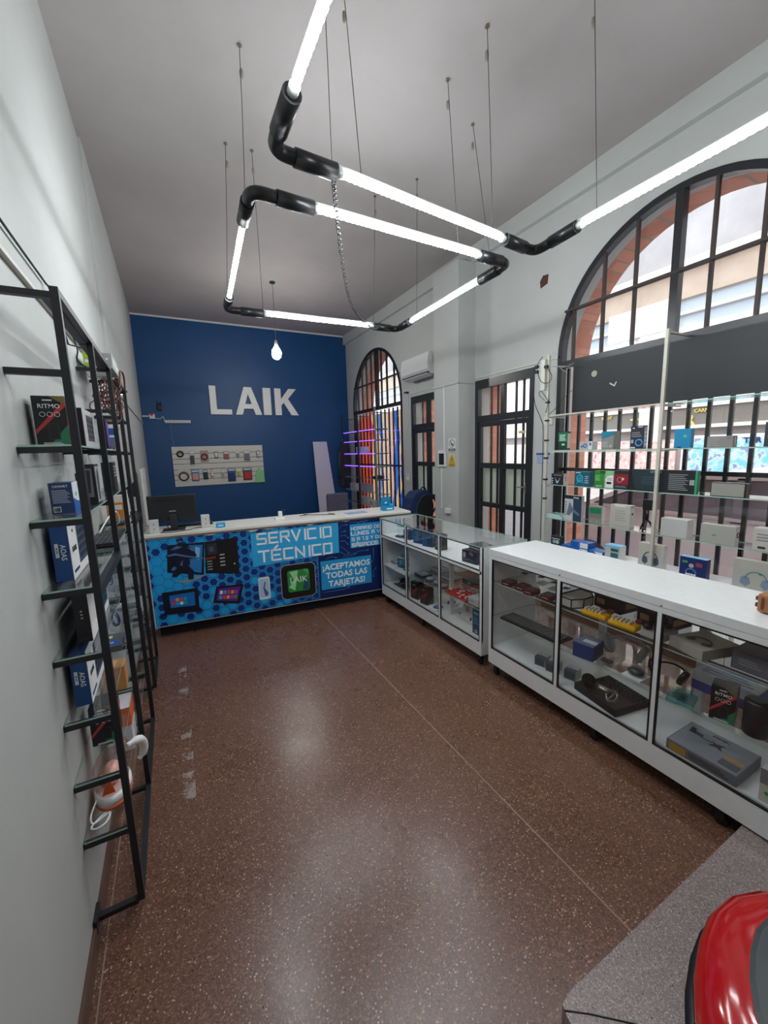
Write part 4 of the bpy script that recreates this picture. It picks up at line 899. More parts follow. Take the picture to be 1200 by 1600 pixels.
lc('small_pack', 'pack of dark adapters lying behind the lower AOAS box', 'pack', 2.14, 2, (.12, .16, .03), C('50545A', .4), [('ty', [('r', .1, .1, .9, .4, BLUE), ('t', 'XTDI', .5, .25, .015, WT), ('r', .3, .6, .6, .8, C('C8C490', .5))])])
# kettle box and sandwich maker
lc('appliance_box', 'orange topped white appliance box on the lowest glass shelf of the left shelving', 'appliance box', 2.07, 0, (.08, .14, .215), C('DCDCE4', .4),
   [('-y', [('r', 0, .58, 1, 1, C('E87A50', .4)), ('r', 0, .76, 1, .765, C('C05A30', .4)), ('lines', .3, .2, .75, .36, 3, C('D85A5A')), ('c', .45, .15, .006, C('B02050'))]), ('+x', [('r', 0, .58, 1, 1, C('E06A3C', .4)), ('r', .5, .05, .96, .5, C('C8C8CC', .4))])], x=-.32)
t = thing('juicer', 'pale translucent and white small appliance with orange rim and white cord, on the lowest shelf', 'small appliance', (-.335, 1.82, LV[0]+G1))
M_ = Matrix.Translation((-.335, 1.82, LV[0]+G1)) @ Matrix.Diagonal((.62, 1.0, .88, 1))
MB().lathe([(.07, 0), (.103, .006), (.107, .018), (.105, .022)], M_, C('E0602A', .35), 32).build('orange_rim', t)
MB().lathe([(.104, .0225), (.104, .05), (.098, .062), (.09, .064)], M_, WHITE2, 32).build('base', t)
MB().lathe([(.092, .0645), (.098, .10), (.096, .15), (.080, .175), (.04, .185)], M_, PINKPL, 32).build('clear_cover', t)
MB().lathe([(.03, .0655), (.05, .09), (.048, .13), (.02, .15)], M_, C('E8C0B4', .4), 20).build('inner_bowl', t)
MB().tube(curve([(-.285, 1.90, .53), (-.245, 1.93, .525), (-.232, 1.955, .49), (-.235, 1.965, .44), (-.255, 1.955, .415)], 16), [.012]*3+[.018]*11+[.012]*3, WHITE2, 8).build('handle', t)
MB().prism([(-.022, 0), (.022, 0), (.006, .075)], Matrix(((1,0,0,-.335),(0,0,-1,1.722),(0,1,0,.47),(0,0,0,1))), .003, C('E0602A', .4)).build('orange_mark', t)
MB().tube(curve([(-.38, 1.76, .44), (-.395, 1.70, .42), (-.385, 1.68, .401), (-.34, 1.71, .401), (-.345, 1.665, .401), (-.375, 1.65, .401), (-.39, 1.67, .401), (-.35, 1.72, .401), (-.31, 1.735, .41)], 48), .0035, WT, 6).build('cord', t)
lc('flat_laptop', 'stack of flat grey boxes on the lowest shelves of the farther left shelving', 'flat boxes', 3.28, 1, (.12, .3, .05), C('8C8E90', .3), [('+x', [('r', .02, .45, .98, .55, WT)])])

# conduit and cable on the left wall, items by the blue wall
tag(MB().box((XL, 1.0, 2.39), (XL+.018, 4.32, 2.405), OFFW).box((XL+.02, 4.32, 2.36), (XL+.038, 8.79, 2.375), OFFW).build('wall_conduit'), 'thin white cable conduit running along the left wall above the shelving', 'conduit')
tag(MB().tube(curve([(XL+.01, .6, 2.50), (XL+.012, 1.4, 2.505), (XL+.012, 1.9, 2.50), (XL+.012, 2.3, 2.50)], 16) + [(XL+.02, 2.31, 2.49), (XL+.03, 2.5, 2.30), (XP, 2.52, 2.275)], .005, BLACK, 6).build('wall_cable'), 'black cable stretched along the left wall above the shelving', 'cable')
t = thing('clip_lamp', 'small clip lamp with a lit end on the left wall above the shelving', 'lamp', (-.38, 4.1, 2.30))
MB().tube(curve([(-.388, 4.4, 2.0), (-.34, 4.35, 2.3), (-.30, 4.2, 2.36), (-.30, 4.05, 2.33)], 16), .005, OFFW, 6).build('arm', t)
MB().lathe([(.012, .05), (.02, .03), (.045, 0)], Matrix.Translation((-.30, 4.03, 2.29)), DGREY, 16).build('shade', t)
MB().ball((-.30, 4.03, 2.29), .022, E('small_lamp_glow', (1, 1, 1), 6), n=8).build('bulb', t)
# on the blue wall
LET = C('EAECE8', .45)
LG = {'L': [[(0,0),(1,0),(1,.18),(.30,.18),(.30,1),(0,1)]], 'I': [[(0,0),(1,0),(1,1),(0,1)]],
      'K': [[(0,0),(.27,0),(.27,.36),(.38,.47),(.70,0),(1.02,0),(.58,.62),(.95,1),(.62,1),(.27,.60),(.27,1),(0,1)]],
      'A': [[(0,0),(.25,0),(.325,.22),(.675,.22),(.75,0),(1,0),(.64,1),(.36,1)]]}
for ch, x0, x1 in (('L', .80, 1.20), ('A', 1.27, 1.79), ('I', 1.83, 1.99), ('K', 2.07, 2.56)):
    w, h = x1-x0, .55; mb = MB(); M = Matrix(((1,0,0,x0),(0,0,-1,YB-.001),(0,1,0,2.555),(0,0,0,1)))
    if ch == 'A':
        for P in ([(0,0),(.25,0),(.50,.76),(.50,1),(.36,1)], [(.75,0),(1,0),(.64,1),(.50,1),(.50,.76)], [(.325,.22),(.675,.22),(.62,.39),(.38,.39)]): mb.prism([(a*w, b_*h) for a, b_ in P], M, .035, LET)
    else: mb.prism([(a*w, b_*h) for a, b_ in LG[ch][0]], M, .035, LET)
    tag(mb.build('wall_letter'), 'large raised white letter %s mounted on the blue wall' % ch, 'letter', 'letters of the shop name')
# slatted display panel and what hangs on it
t = thing('slat_panel', 'white slatted display panel fixed to the blue wall behind the counter', 'display panel', (.9, YB, 1.16))
SX0, SX1, SZ0, SZ1 = .04, 1.74, 1.165, 1.935
MB().box((SX0, YB-.018, SZ0), (SX1, YB-.001, SZ1), C('D4D2C8', .4)).build('board', t)
for z in (1.295, 1.395, 1.49, 1.60, 1.695, 1.80): MB().box((SX0, YB-.0195, z-.005), (SX1, YB-.0181, z+.004), C('2A2A2A', .6)).build('slot', t)
def hang(name, label, cat, x0, x1, z0, z1, kind, m, m2=None, group=None):
    t = thing(name, label, cat, ((x0+x1)/2, YB-.03, z1), group); xc = (x0+x1)/2; w, h = x1-x0, z1-z0; y = YB-.034
    MB().tube([(xc, YB-.019, z1-.01), (xc, YB-.07, z1-.01)], .003, STEEL, 5).build('hook', t)
    if kind == 'coil':
        mb = MB()
        for k in range(4):
            r = min(w, h)*.42-k*.006; n = 22; mb.tube([(xc+r*math.cos(2*math.pi*j/n), y-k*.004, z0+h*.47+r*math.sin(2*math.pi*j/n)) for j in range(n+1)], .006, m, 6, cap=False)
        mb.build('coiled_cable', t)
        if m2: MB().box((x0, YB-.024, z0), (x1, YB-.0205, z1), m2).build('backing_card', t)
    elif kind == 'pack':
        MB().box((x0, y, z0), (x1, y+.008, z1-.02), m, bev=.002).build('backing_card', t)
        MB().box((x0+w*.12, y-.018, z0+h*.08), (x1-w*.12, y-.0005, z0+h*.62), m2, bev=.005).build('blister', t)
        MB().box((x0+w*.1, y-.002, z1-.06), (x1-w*.1, y-.0005, z1-.035), WT).build('card_heading', t)
    elif kind == 'bag':
        MB().prism([(-w/2, -h), (w/2, -h), (w*.45, -h*.35), (w*.1, -h*.06), (-w*.1, -h*.06), (-w*.45, -h*.45)], Matrix(((1,0,0,xc),(0,0,-1,y+.013),(0,1,0,z1),(0,0,0,1))), .03, m).build('bag_body', t)
    return t
PKL = [('cable_reel', 'round black cable reel at the top left of the slat panel', 'cable', .11, .25, 1.73, 1.87, 'coil', BLACK, None),
 ('mouse_blister', 'long narrow blister pack with dark mouse, second in the top row of the slat panel', 'blister pack', .34, .43, 1.57, 1.87, 'pack', C('B8BCC0', .4), C('343A44', .4)),
 ('cable_bundle', 'round bundle of dark red cable in the top row of the slat panel', 'cable', .53, .68, 1.62, 1.85, 'coil', C('8A2830', .5), C('A89894', .5)),
 ('adapter_pack', 'small black and white adapter pack in the top row of the slat panel', 'pack', .79, .86, 1.70, 1.84, 'pack', C('2A2C30', .4), C('D8D4C8', .5)),
 ('adapter_pack', 'teal and white pack with a red item in the top row of the slat panel', 'pack', .96, 1.07, 1.67, 1.84, 'pack', C('3A8A98', .5), C('C05048', .5)),
 ('adapter_pack', 'pale grey pack near the right of the slat panel top row', 'pack', 1.20, 1.27, 1.69, 1.84, 'pack', C('B8BAB6', .5), C('8A8C8A', .5)),
 ('adapter_pack', 'wide pale pack with dark heading near the right of the slat panel top row', 'pack', 1.35, 1.48, 1.62, 1.85, 'pack', C('A8AAAC', .5), C('6A6E76', .4)),
 ('adapter_pack', 'small brown and white pack at the right end of the slat panel top row', 'pack', 1.61, 1.68, 1.68, 1.84, 'pack', C('5A4440', .5), C('C8C4BC', .5)),
 ('cable_bundle', 'large coil of brown cable on white card at the bottom left of the slat panel', 'cable', .10, .31, 1.23, 1.51, 'coil', C('6A3028', .5), C('D0D0CC', .5)),
 ('adapter_pack', 'blue and orange pack beside the large brown coil on the slat panel', 'pack', .34, .48, 1.26, 1.50, 'pack', C('3A80B8', .5), C('D89A80', .5)),
 ('adapter_pack', 'dark teal pack in the bottom row of the slat panel', 'pack', .55, .64, 1.28, 1.49, 'pack', C('2A4A58', .5), C('1E3038', .5)),
 ('adapter_pack', 'white pack with red corner in the bottom row of the slat panel', 'pack', .69, .74, 1.32, 1.50, 'pack', C('D85A40', .5), C('E0E0DC', .5)),
 ('adapter_pack', 'plain white pack in the middle of the slat panel bottom row', 'pack', .89, .95, 1.28, 1.47, 'pack', C('CCCCC6', .5), C('A8A8A2', .5)),
 ('adapter_pack', 'deep blue and green pack in the bottom row of the slat panel', 'pack', 1.01, 1.165, 1.21, 1.49, 'pack', C('1A5080', .5), C('1A2E6A', .5)),
 ('adapter_pack', 'yellow and white pack in the bottom row of the slat panel', 'pack', 1.185, 1.275, 1.30, 1.48, 'pack', C('D8D4C4', .5), C('C8B040', .5)),
 ('adapter_pack', 'dark pack with red tool between the yellow pack and the green bag', 'pack', 1.31, 1.49, 1.22, 1.49, 'pack', C('4A4448', .5), C('C02838', .5)),
 ('green_bag', 'pale green cloth bag hanging at the bottom right of the slat panel', 'bag', 1.55, 1.74, 1.16, 1.48, 'bag', C('8CCF8A', .6), None)]
for a in PKL: hang(*a)
t = thing('power_strip', 'long white power strip on the blue wall left of the letters', 'power strip', (.2, YB, 2.37))
MB().box((-.02, YB-.04, 2.38), (.42, YB-.001, 2.435), WHITE, bev=.006).build('body', t)
for k in range(8): MB().box((.01+k*.05, YB-.043, 2.39), (.045+k*.05, YB-.0405, 2.425), C('B0B2B0', .5)).build('socket', t)
MB().tube(curve([(-.20, YB-.02, 2.48), (-.10, YB-.02, 2.46), (-.04, YB-.02, 2.50), (-.03, YB-.03, 2.41)], 14), .005, WT, 6).build('cord', t)
MB().tube(curve([(.06, YB-.012, 2.38), (.07, YB-.012, 2.1), (.085, YB-.012, 1.94)], 8), .004, C('7A9AC0', .5), 5).build('cord', t)
t = thing('wall_socket', 'white wall socket with a red plug on the blue wall', 'wall socket', (-.22, YB, 2.46))
MB().box((-.27, YB-.03, 2.46), (-.175, YB-.001, 2.55), WHITE, bev=.004).build('plate', t)
MB().ball((-.22, YB-.05, 2.545), .028, C('C8282A', .3), n=8).build('red_plug', t); MB().box((-.40+.02, YB-.014, 2.495), (-.28, YB-.001, 2.52), WHITE).build('conduit', t)
t = thing('network_device', 'small black device fixed to the blue wall above the red plug', 'device', (-.08, YB, 2.60))
MB().box((-.12, YB-.04, 2.61), (-.04, YB-.001, 2.72), C('16181C', .5), bev=.008).build('body', t); MB().tube([(-.10, YB-.03, 2.72), (-.11, YB-.04, 2.79)], .008, BLACK, 6).tube([(-.06, YB-.03, 2.72), (-.055, YB-.04, 2.78)], .008, BLACK, 6).build('antenna', t)
# board leaning on the blue wall
tag(MB().prism([(0, 0), (.46, 0), (.30, 1.98), (-.02, 1.98)], Matrix(((1,0,0,2.86),(0,.10,-1,8.55),(0,1,.1,.0),(0,0,0,1))), .02, C('C9CAD2', .35)).build('leaning_board'), 'tall white laminate board leaning against the blue wall', 'board')
t = thing('standing_board', 'white board on legs standing against the left wall behind the monitor', 'panel', (-.30, 5.6, 0))
MB().box((-.33, 5.45, .95), (-.30, 6.0, 1.62), C('D6D6D0', .4), bev=.01).build('panel_sheet', t); MB().box((-.33, 5.47, 0), (-.305, 5.5, .95), LGREY).box((-.33, 5.95, 0), (-.305, 5.98, .95), LGREY).build('leg', t)
t = thing('wall_brochure_rack', 'grey clear pocket and black bracket on the left wall behind the shelving', 'rack', (XL+.02, 4.9, 1.5))
MB().box((XL+.021, 4.6, 1.55), (XL+.06, 5.1, 1.9), C('A4A29C', .5)).build('pocket', t); MB().box((XL+.021, 4.5, 1.38), (XL+.09, 4.9, 1.5), BLACK).build('bracket', t)
# jacket hanging in the corner
t = thing('jacket', 'dark jacket hanging in the corner between the blue wall and the far window', 'jacket', (3.6, 8.72, 1.0))
P = [(-.14, 0), (.10, 0), (.12, .5), (.14, .8), (.05, 1.02), (-.03, 1.02), (-.10, .85), (-.15, .5)]
MB().prism(P, Matrix(((1,0,0,3.58),(0,0,-1,8.795),(0,1,0,.96),(0,0,0,1))), .08, C('34343E', .8)).build('jacket_body', t)
MB().tube([(3.47, 8.73, 1.75), (3.44, 8.72, 1.5), (3.45, 8.71, 1.15)], [.035, .04, .03], C('3E3C44', .8), 10).build('sleeve', t)
MB().tube([(3.57, 8.795, 2.02), (3.57, 8.74, 2.02)], .008, STEEL, 6).build('peg', t)

# ---------------------------------------------------------------- window display: base cupboard, posts, glass shelves
t = thing('low_cupboard', 'low grey cupboard under the glass shelves of the large arched window', 'cupboard', (3.58, 1.9, 0))
BX0, BX1, BY0, BY1 = 3.42, 3.735, .70, 2.95
MB().box((BX0-.01, BY0, .67), (BX1, BY1, .695), LAM).build('top', t); MB().box((BX0+.02, BY0, .12), (BX1, BY1, .67), C('9A9C9D', .5)).build('body', t)
MB().box((BX0+.04, BY0+.01, .0), (BX1, BY1-.01, .12), BROWN).build('plinth', t)
for k in range(4):
    a = BY0+.01+k*(BY1-BY0-.02)/4; b_ = a+(BY1-BY0-.02)/4-.006
    d = MB().box((BX0, a, .37), (BX0+.019, b_, .665), C('B4B6B6', .4)).build('door', t)
    e = MB().box((BX0, a, .125), (BX0+.019, b_, .362), C('DADCDA', .4)).build('drawer', t)
    for p, z in ((d, .60), (e, .30)):
        MB().tube([(BX0, a+.08, z-.03), (BX0-.02, a+.08, z-.03), (BX0-.02, a+.08, z+.03), (BX0, a+.08, z+.03)], .005, WHITE2, 6).build('handle', p)
t = thing('glass_display_rack', 'pale metal posts carrying glass shelves in front of the large arched window', 'display rack', (3.45, 1.9, .696))
for y, zt in ((2.925, 2.64), (1.83, 2.60), (.735, 2.60)):
    MB().box((3.438, y-.012, .696), (3.462, y+.012, zt), WPOST).build('post', t)
    arms = [1.688, 1.338, .988, 2.038] + ([2.585] if y < 2.9 else [])
    for z in arms: MB().box((3.462, y-.010, z-.012), (3.70 if z < 2.3 else 3.73, y+.010, z-.001), WPOST).build('shelf_arm', t)
for z in (1.69, 1.34, .99):
    for a, b_ in ((.72, 1.81), (1.85, 2.95)):
        MB().plate((3.465, a, z), (3.70, b_, z+.008), GLASS, GEDGE).build('glass_shelf', t)
MB().box((3.463, 1.85, 2.04), (3.475, 2.90, 2.052), WPOST).build('front_rail', t); MB().box((3.463, 1.85, 1.676), (3.475, 2.90, 1.688), WPOST).build('front_rail', t)
MB().plate((3.476, .72, 2.04), (3.68, 1.81, 2.048), GLASS, GEDGE).plate((3.476, 1.85, 2.04), (3.68, 2.90, 2.048), GLASS, GEDGE).build('top_glass_shelf', t)
t = thing('dark_board', 'long dark grey board blocking the middle of the large arched window', 'board', (3.725, 1.85, 2.07))
MB().box((3.70, .90, 2.075), (3.722, 2.832, 2.548), C('20262A', .55)).build('board_sheet', t)
MB().prism([(.03*math.cos(k*.5), .03*math.sin(k*.5)) for k in range(12)], Matrix(((0,0,-1,3.6995),(-1,0,0,2.60),(0,1,0,2.42),(0,0,0,1))), .001, C('B0A890', .8)).build('plaster_patch', t)
MB().prism([(0, 0), (.05, -.03), (.07, .01), (.06, .012), (.045, -.015), (.005, .012)], Matrix(((0,0,-1,3.6995),(-1,0,0,2.44),(0,1,0,2.30),(0,0,0,1))), .001, C('C8C8C4', .8)).build('plaster_patch', t)
S1, S2, S3, S0 = 1.6985, 1.3485, .9985, .6955
XF = 3.475
def wc(name, label, cat, y0, y1, z, h, dep, m, decs, group=None, rot=0, xf=XF):
    """carton on the window display; y0>y1 are its left and right ends as seen"""
    return carton(name, label, cat, (xf+dep/2, (y0+y1)/2, z), (dep, abs(y0-y1), h), m, decs, rot, group)
GB = C('1E3A34', .45)
wc('cable_box', 'green topped dark box at the left end of the upper window shelf', 'product box', 2.80, 2.70, S1, .18, .05, GB, [('-x', [('r', 0, .45, 1, .95, C('2A7A50', .4)), ('lines', .15, .5, .85, .85, 4, WT), ('r', .4, .25, .75, .35, C('8CF0B0', .4))]), ('-y', [('r', .1, .1, .9, .9, C('D8D4CC', .4))])])
wc('router_box', 'low white box with a blue gadget picture on the upper window shelf', 'router box', 2.56, 2.43, S1, .075, .08, C('DADCE0', .4), [('-x', [('r', 0, 0, .7, 1, C('B8B4B4', .4)), ('ring', .45, .5, .015, .005, BLUE), ('c', .2, .4, .01, BLUE), ('r', .80, .5, .92, .85, BLUE)])])
wc('filter_box', 'grey box with a teal band, left of the dark box on the upper window shelf', 'product box', 2.34, 2.225, S1, .158, .09, C('8A8A86', .5), [('-x', [('p', [(0, .60), (.2, .62), (1, .78), (1, 1), (0, 1)], TEALC), ('lines', .08, .1, .6, .45, 4, LGREY), ('r', .7, .1, .85, .25, LGREY)])])
wc('headset_box', 'dark box with a bright blue ring on the upper window shelf', 'product box', 2.08, 1.97, S1, .19, .05, C('2A2C38', .45), [('-x', [('ring', .68, .26, .026, .007, C('4A9AD8', .4)), ('r', .08, .25, .25, .4, LGREY), ('r', .05, .03, .4, .08, WT), ('lines', .1, .5, .85, .75, 3, GREY), ('r', .15, .88, .3, .92, WT), ('r', .55, .93, .9, .96, WT)]), ('-y', [('r', .1, .05, .9, .95, C('A8B8C4', .4)), ('lines', .2, .1, .8, .8, 4, WHITE2)])])
wc('blue_box', 'plain bright blue box with a green label on the upper window shelf', 'product box', 1.74, 1.625, S1, .145, .045, C('1688B8', .45), [('-x', [('r', .55, .55, .75, .68, C('60C070', .5)), ('r', .2, .0, .45, .08, C('0E3A5A', .5))])])
wc('speaker_box', 'long low grey box right of the bright blue box on the upper window shelf', 'product box', 1.52, 1.365, S1, .08, .06, C('8C8A86', .5), [('-x', [('lines', .05, .1, .5, .9, 5, C('9E9C98')), ('r', .75, .8, .95, .84, DGREY)]), ('-y', [('r', .4, .1, .6, .9, WT)])])
wc('dark_box', 'dark box with a teal picture at the right edge of the upper window shelf', 'product box', 1.20, 1.08, S1, .16, .06, C('2C3238', .45), [('-x', [('c', .3, .4, .02, TEALC)])])
wc('mouse_box', 'black box with a silver winged picture at the left end of the second window shelf', 'product box', 2.87, 2.725, S2, .112, .08, C('1E2028', .45),
   [('-x', [('p', [(.30, .70), (.42, .40), (.50, .30), (.60, .40), (.74, .70), (.66, .45), (.56, .15), (.44, .15), (.36, .45)], C('C8CCE0', .35)), ('r', .22, .85, .9, .9, C('B8B0A8')), ('r', .05, .1, .14, .2, WT), ('r', .05, .3, .14, .4, WT), ('r', .05, .5, .14, .6, WT)]), ('-y', [('r', .0, .0, 1, 1, C('E0CCC4', .45)), ('c', .4, .6, .008, PURP), ('c', .5, .4, .006, BLUE)])])
wc('headset_box', 'teal box with a round headset picture on the second window shelf', 'product box', 2.60, 2.435, S2, .142, .07, C('155A70', .45), [('-x', [('ring', .36, .55, .03, .006, C('3AB8D0', .35)), ('c', .36, .55, .016, C('2A90A8', .35)), ('p', [(.15, .1), (.2, .5), (.28, .3), (.5, .3), (.55, .5), (.62, .1), (.55, .25), (.22, .25)], C('2AA0B8', .35)), ('r', .08, .90, .4, .95, WT), ('lines', .68, .2, .92, .75, 4, LGREY)])])
wc('drive_box', 'bright green box with white lettering on the second window shelf', 'product box', 2.39, 2.29, S2, .158, .05, C('2F8A34', .45), [('-x', [('r', .55, .82, 1, 1, C('1E5A28', .5)), ('lines', .1, .4, .6, .75, 4, C('8CD08A')), ('t', 'METOD', .5, .1, .012, WT)]), ('-y', [('r', .0, 0, 1, .8, WHITE2), ('r', .1, .25, .8, .4, BLACK), ('lines', .1, .5, .9, .7, 3, GRN)])])
wc('drive_box', 'white faced green box with a barcode beside the bright green box', 'product box', 2.285, 2.205, S2, .155, .05, C('8ABF88', .45), [('-x', [('p', [(.05, .05), (.95, .02), (.95, .78), (.3, .72), (.05, .55)], WHITE2), ('r', .2, .25, .75, .38, BLACK), ('lines', .25, .45, .85, .62, 2, GREY)])])
wc('earphone_pack', 'hanging pack with a dark red front and black top on the second window shelf', 'product box', 2.20, 2.075, S2, .165, .04, C('26282C', .45), [('-x', [('r', .0, .25, 1, .80, C('8A1E34', .4)), ('c', .62, .55, .012, C('C8E070', .4)), ('ring', .4, .5, .022, .002, C('D0B0C0', .4)), ('lines', .1, .08, .9, .2, 2, GREY)]), ('ty', [])])
MB().prism([(-.05, 0), (.05, 0), (.05, .035), (.02, .04), (-.02, .04), (-.05, .035)], Matrix(((0,0,-1,.0),(-1,0,0,0),(0,1,0,.1655),(0,0,0,1))), .002, BLACK).build('hanging_tab', bpy.data.objects['earphone_pack'], loc=None).location = (0, 0, 0)
k_ = wc('keyboard_box', 'long black keyboard box with a green end strip on the second window shelf', 'keyboard box', 2.05, 1.56, S2, .18, .035, C('1C1E24', .45),
   [('-x', [('p', [(.02, .98), (.0, .9), (.08, .04), (.50, .04), (.5, .98)], C('22343A', .45)), ('lines', .60, .12, .88, .85, 9, GREY), ('r', .90, .38, .965, .6, C('A8A8A8', .4)), ('t', 'LETRAS', .40, .9, .018, C('8AB0A0', .5)), ('lines', .18, .3, .45, .7, 4, C('34505A')), ('r', .975, 0, 1, 1, C('2FA070', .4))]), ('-y', [('r', 0, 0, 1, 1, C('2FA070', .4))])])
wc('plain_box', 'long plain grey box with black edges right of the long keyboard box', 'product box', 1.47, 1.265, S2, .10, .05, C('8A8984', .5), [('-x', [('r', 0, 0, 1, 1, BLACK), ('r', .02, .05, .955, .95, C('9A9992', .5))]), ('-y', [('r', .1, .05, .9, .95, C('6A6864', .5))])])
for k in range(2): tag(MB().plate((3.472, 2.73+.02*k, S3+.0005+k*.022), (3.60, 2.925-.02*k, S3+.020+k*.022), GLASS, C('BFE0DC', .2)).build('glass_block'), ('lower', 'upper')[k] + ' thick glass piece stacked at the left end of the third window shelf', 'glass piece')
wc('stand_box', 'tall black and white box with a hanging top on the third window shelf', 'product box', 2.70, 2.51, S3, .255, .04, C('C0C4C8', .45), [('-x', [('r', 0, .86, 1, 1, C('22242A', .4)), ('r', .52, 0, 1, .86, C('2A4058', .4)), ('p', [(.15, .25), (.3, .75), (.5, .5), (.9, .3), (.85, .22), (.5, .38), (.3, .2)], C('6A7484', .4)), ('t', 'Gtway', .68, .92, .016, WT)] + [('r', .06, .2+.1*k, .12, .24+.1*k, DGREY) for k in range(6)])])
wc('router_box', 'grey green banded box with white side on the third window shelf', 'router box', 2.43, 2.30, S3, .175, .05, C('8E8E88', .5), [('-x', [('r', .05, .60, .95, .92, C('1E7A58', .4)), ('r', .05, .35, .95, .58, C('7A7C78', .4)), ('r', .15, .12, .3, .22, C('A0A09C', .4)), ('r', .6, .12, .75, .22, C('A0A09C', .4))]), ('-y', [('r', .05, .03, .95, .97, WHITE2)])])
wc('cable_pack', 'pale grey hanging pack on the third window shelf left of the small tripod', 'pack', 2.22, 2.04, S3, .21, .07, C('BDBBB2', .5), [('-x', [('r', .25, .93, .75, .98, C('E8E8E4', .4)), ('lines', .25, .3, .8, .8, 5, C('A8A69C')), ('r', .1, .1, .9, .12, C('A0A098', .4))]), ('-y', [('r', .1, .1, .9, .9, WHITE2), ('r', .3, .6, .6, .7, BLACK)])])
t = thing('phone_tripod', 'small flexible tripod with a black phone clamp on the third window shelf', 'tripod', (3.53, 1.93, S3))
for a in (80, 200, 320):
    MB().tube(curve([(3.53, 1.93, S3+.10), (3.53+.03*math.cos(R(a)), 1.93+.03*math.sin(R(a)), S3+.07), (3.53+.055*math.cos(R(a)), 1.93+.055*math.sin(R(a)), S3+.008)], 8), .008, C('26282C', .5), 8).build('leg', t)
    MB().ball((3.53+.058*math.cos(R(a)), 1.93+.058*math.sin(R(a)), S3+.010), .0095, WT, n=6).build('foot', t)
MB().tube([(3.53, 1.93, S3+.09), (3.53, 1.93, S3+.19)], .014, BLACK, 10).build('column', t); MB().box((3.515, 1.885, S3+.185), (3.54, 1.965, S3+.275), BLACK, bev=.004).build('phone_clamp', t)
wc('white_box', 'short plain white box right of the small tripod on the third window shelf', 'product box', 1.79, 1.60, S3, .145, .09, C('C4C4C2', .5), [('-y', [('r', .02, .02, .98, .98, WHITE2)])])
b_ = wc('white_box', 'long white box with a small green mark and black clip on the third window shelf', 'product box', 1.51, 1.30, S3, .14, .06, C('AEAEA6', .5), [('-x', [('t', 'EGO', .42, .45, .009, GRN)]), ('-y', [('r', .02, .02, .98, .98, WHITE2), ('ring', .75, .55, .018, .004, BLACK)])])
wc('white_box', 'white box with printing at the right edge of the third window shelf', 'product box', 1.20, 1.00, S3, .155, .09, C('C6C4BC', .5), [('-x', [('lines', .1, .4, .5, .8, 3, GREY), ('r', .15, .1, .35, .2, DGREY)])])
wc('speaker_box', 'small dark box with a pale patterned front at the left end under the window shelves', 'product box', 2.85, 2.73, S0, .115, .06, C('2A3034', .45), [('-x', [('c', .35, .5, .02, C('8AB0B8', .4)), ('c', .68, .5, .02, C('A8C4C8', .4)), ('r', .1, .75, .9, .8, WT)])])
wc('flat_box', 'flat blue box with a white side, lowest of the blue stack under the window shelves', 'flat box', 2.72, 2.42, S0, .045, .16, C('1A58A8', .4), [('-x', [('r', .7, .1, .98, .9, WHITE2), ('c', .75, .5, .01, BLUE)])])
wc('flat_box', 'blue and white flat box lying on top of the blue stack under the window shelves', 'flat box', 2.62, 2.43, S0+.0455, .055, .12, C('1A60B4', .4), [('-x', [('r', .55, .05, 1, .95, WHITE2), ('c', .5, .5, .015, C('2A80D8', .4))])], xf=XF+.01)
wc('flat_box', 'flat blue and white box right of the blue stack under the window shelves', 'flat box', 2.41, 2.27, S0, .05, .12, C('2A68B0', .4), [('-x', [('r', .4, .1, .98, .9, WHITE2), ('c', .45, .5, .012, BLUE)])])
wc('router_box', 'white box with a sky blue top on the cupboard under the window shelves', 'router box', 2.25, 2.11, S0, .135, .09, C('BFC2C0', .45), [('-x', [('r', 0, .86, 1, 1, SKYB), ('r', .4, .62, .9, .82, C('3A5A68', .4)), ('r', .4, .2, .9, .5, C('3A6A78', .4)), ('r', .45, .52, .85, .58, C('7AC090', .4))]), ('tx', [('r', 0, 0, 1, 1, SKYB)]), ('-y', [('r', .02, .02, .98, .98, WHITE2)])])
def hpbox(label, y0, y1, h, col='C2BFB6', cup='4A5A74'):
    W_, = (abs(y0-y1),); cc = C(cup, .4)
    return wc('headphone_box', label, 'headphone box', y0, y1, S0, h, .055, C(col, .5), [('-x', [('ring', .5, .42, h*.26, .004, cc, 'printed_headband', 0, 180), ('p', [(.5-.32, .42), (.5-.26, .50), (.5-.14, .46), (.5-.10, .28), (.5-.2, .16), (.5-.33, .25)], cc, 'printed_ear_cup'), ('p', [(.82, .42), (.76, .50), (.64, .46), (.60, .28), (.7, .16), (.83, .25)], cc, 'printed_ear_cup'), ('r', .55, .60, .63, .66, GRN)]), ('-y', [('r', .02, .02, .98, .98, WHITE2)])])
hpbox('white box with a blue headphone picture behind the middle post of the window rack', 1.95, 1.75, .215)
hpbox('white box with a pale blue headphone picture at the right end under the window shelves', 1.29, 1.03, .225, 'BAB9B0', '8298AA')
wc('toy_box', 'dark blue box with a small round white figure picture between the two headphone boxes', 'toy box', 1.63, 1.45, S0, .165, .06, C('1C2E64', .45), [('-x', [('ring', .45, .25, .035, .006, C('4A78C0', .4), 'printed_arch', 0, 180), ('c', .45, .62, .017, C('B8B4B0', .4)), ('r', .1, .72, .3, .82, C('4AA070', .4)), ('r', .62, .62, .85, .8, C('A04068', .4))] + [('c', .3+.1*k, .2, .008, WT) for k in range(4)]), ('tx', [('r', 0, 0, 1, 1, SKYB)])])
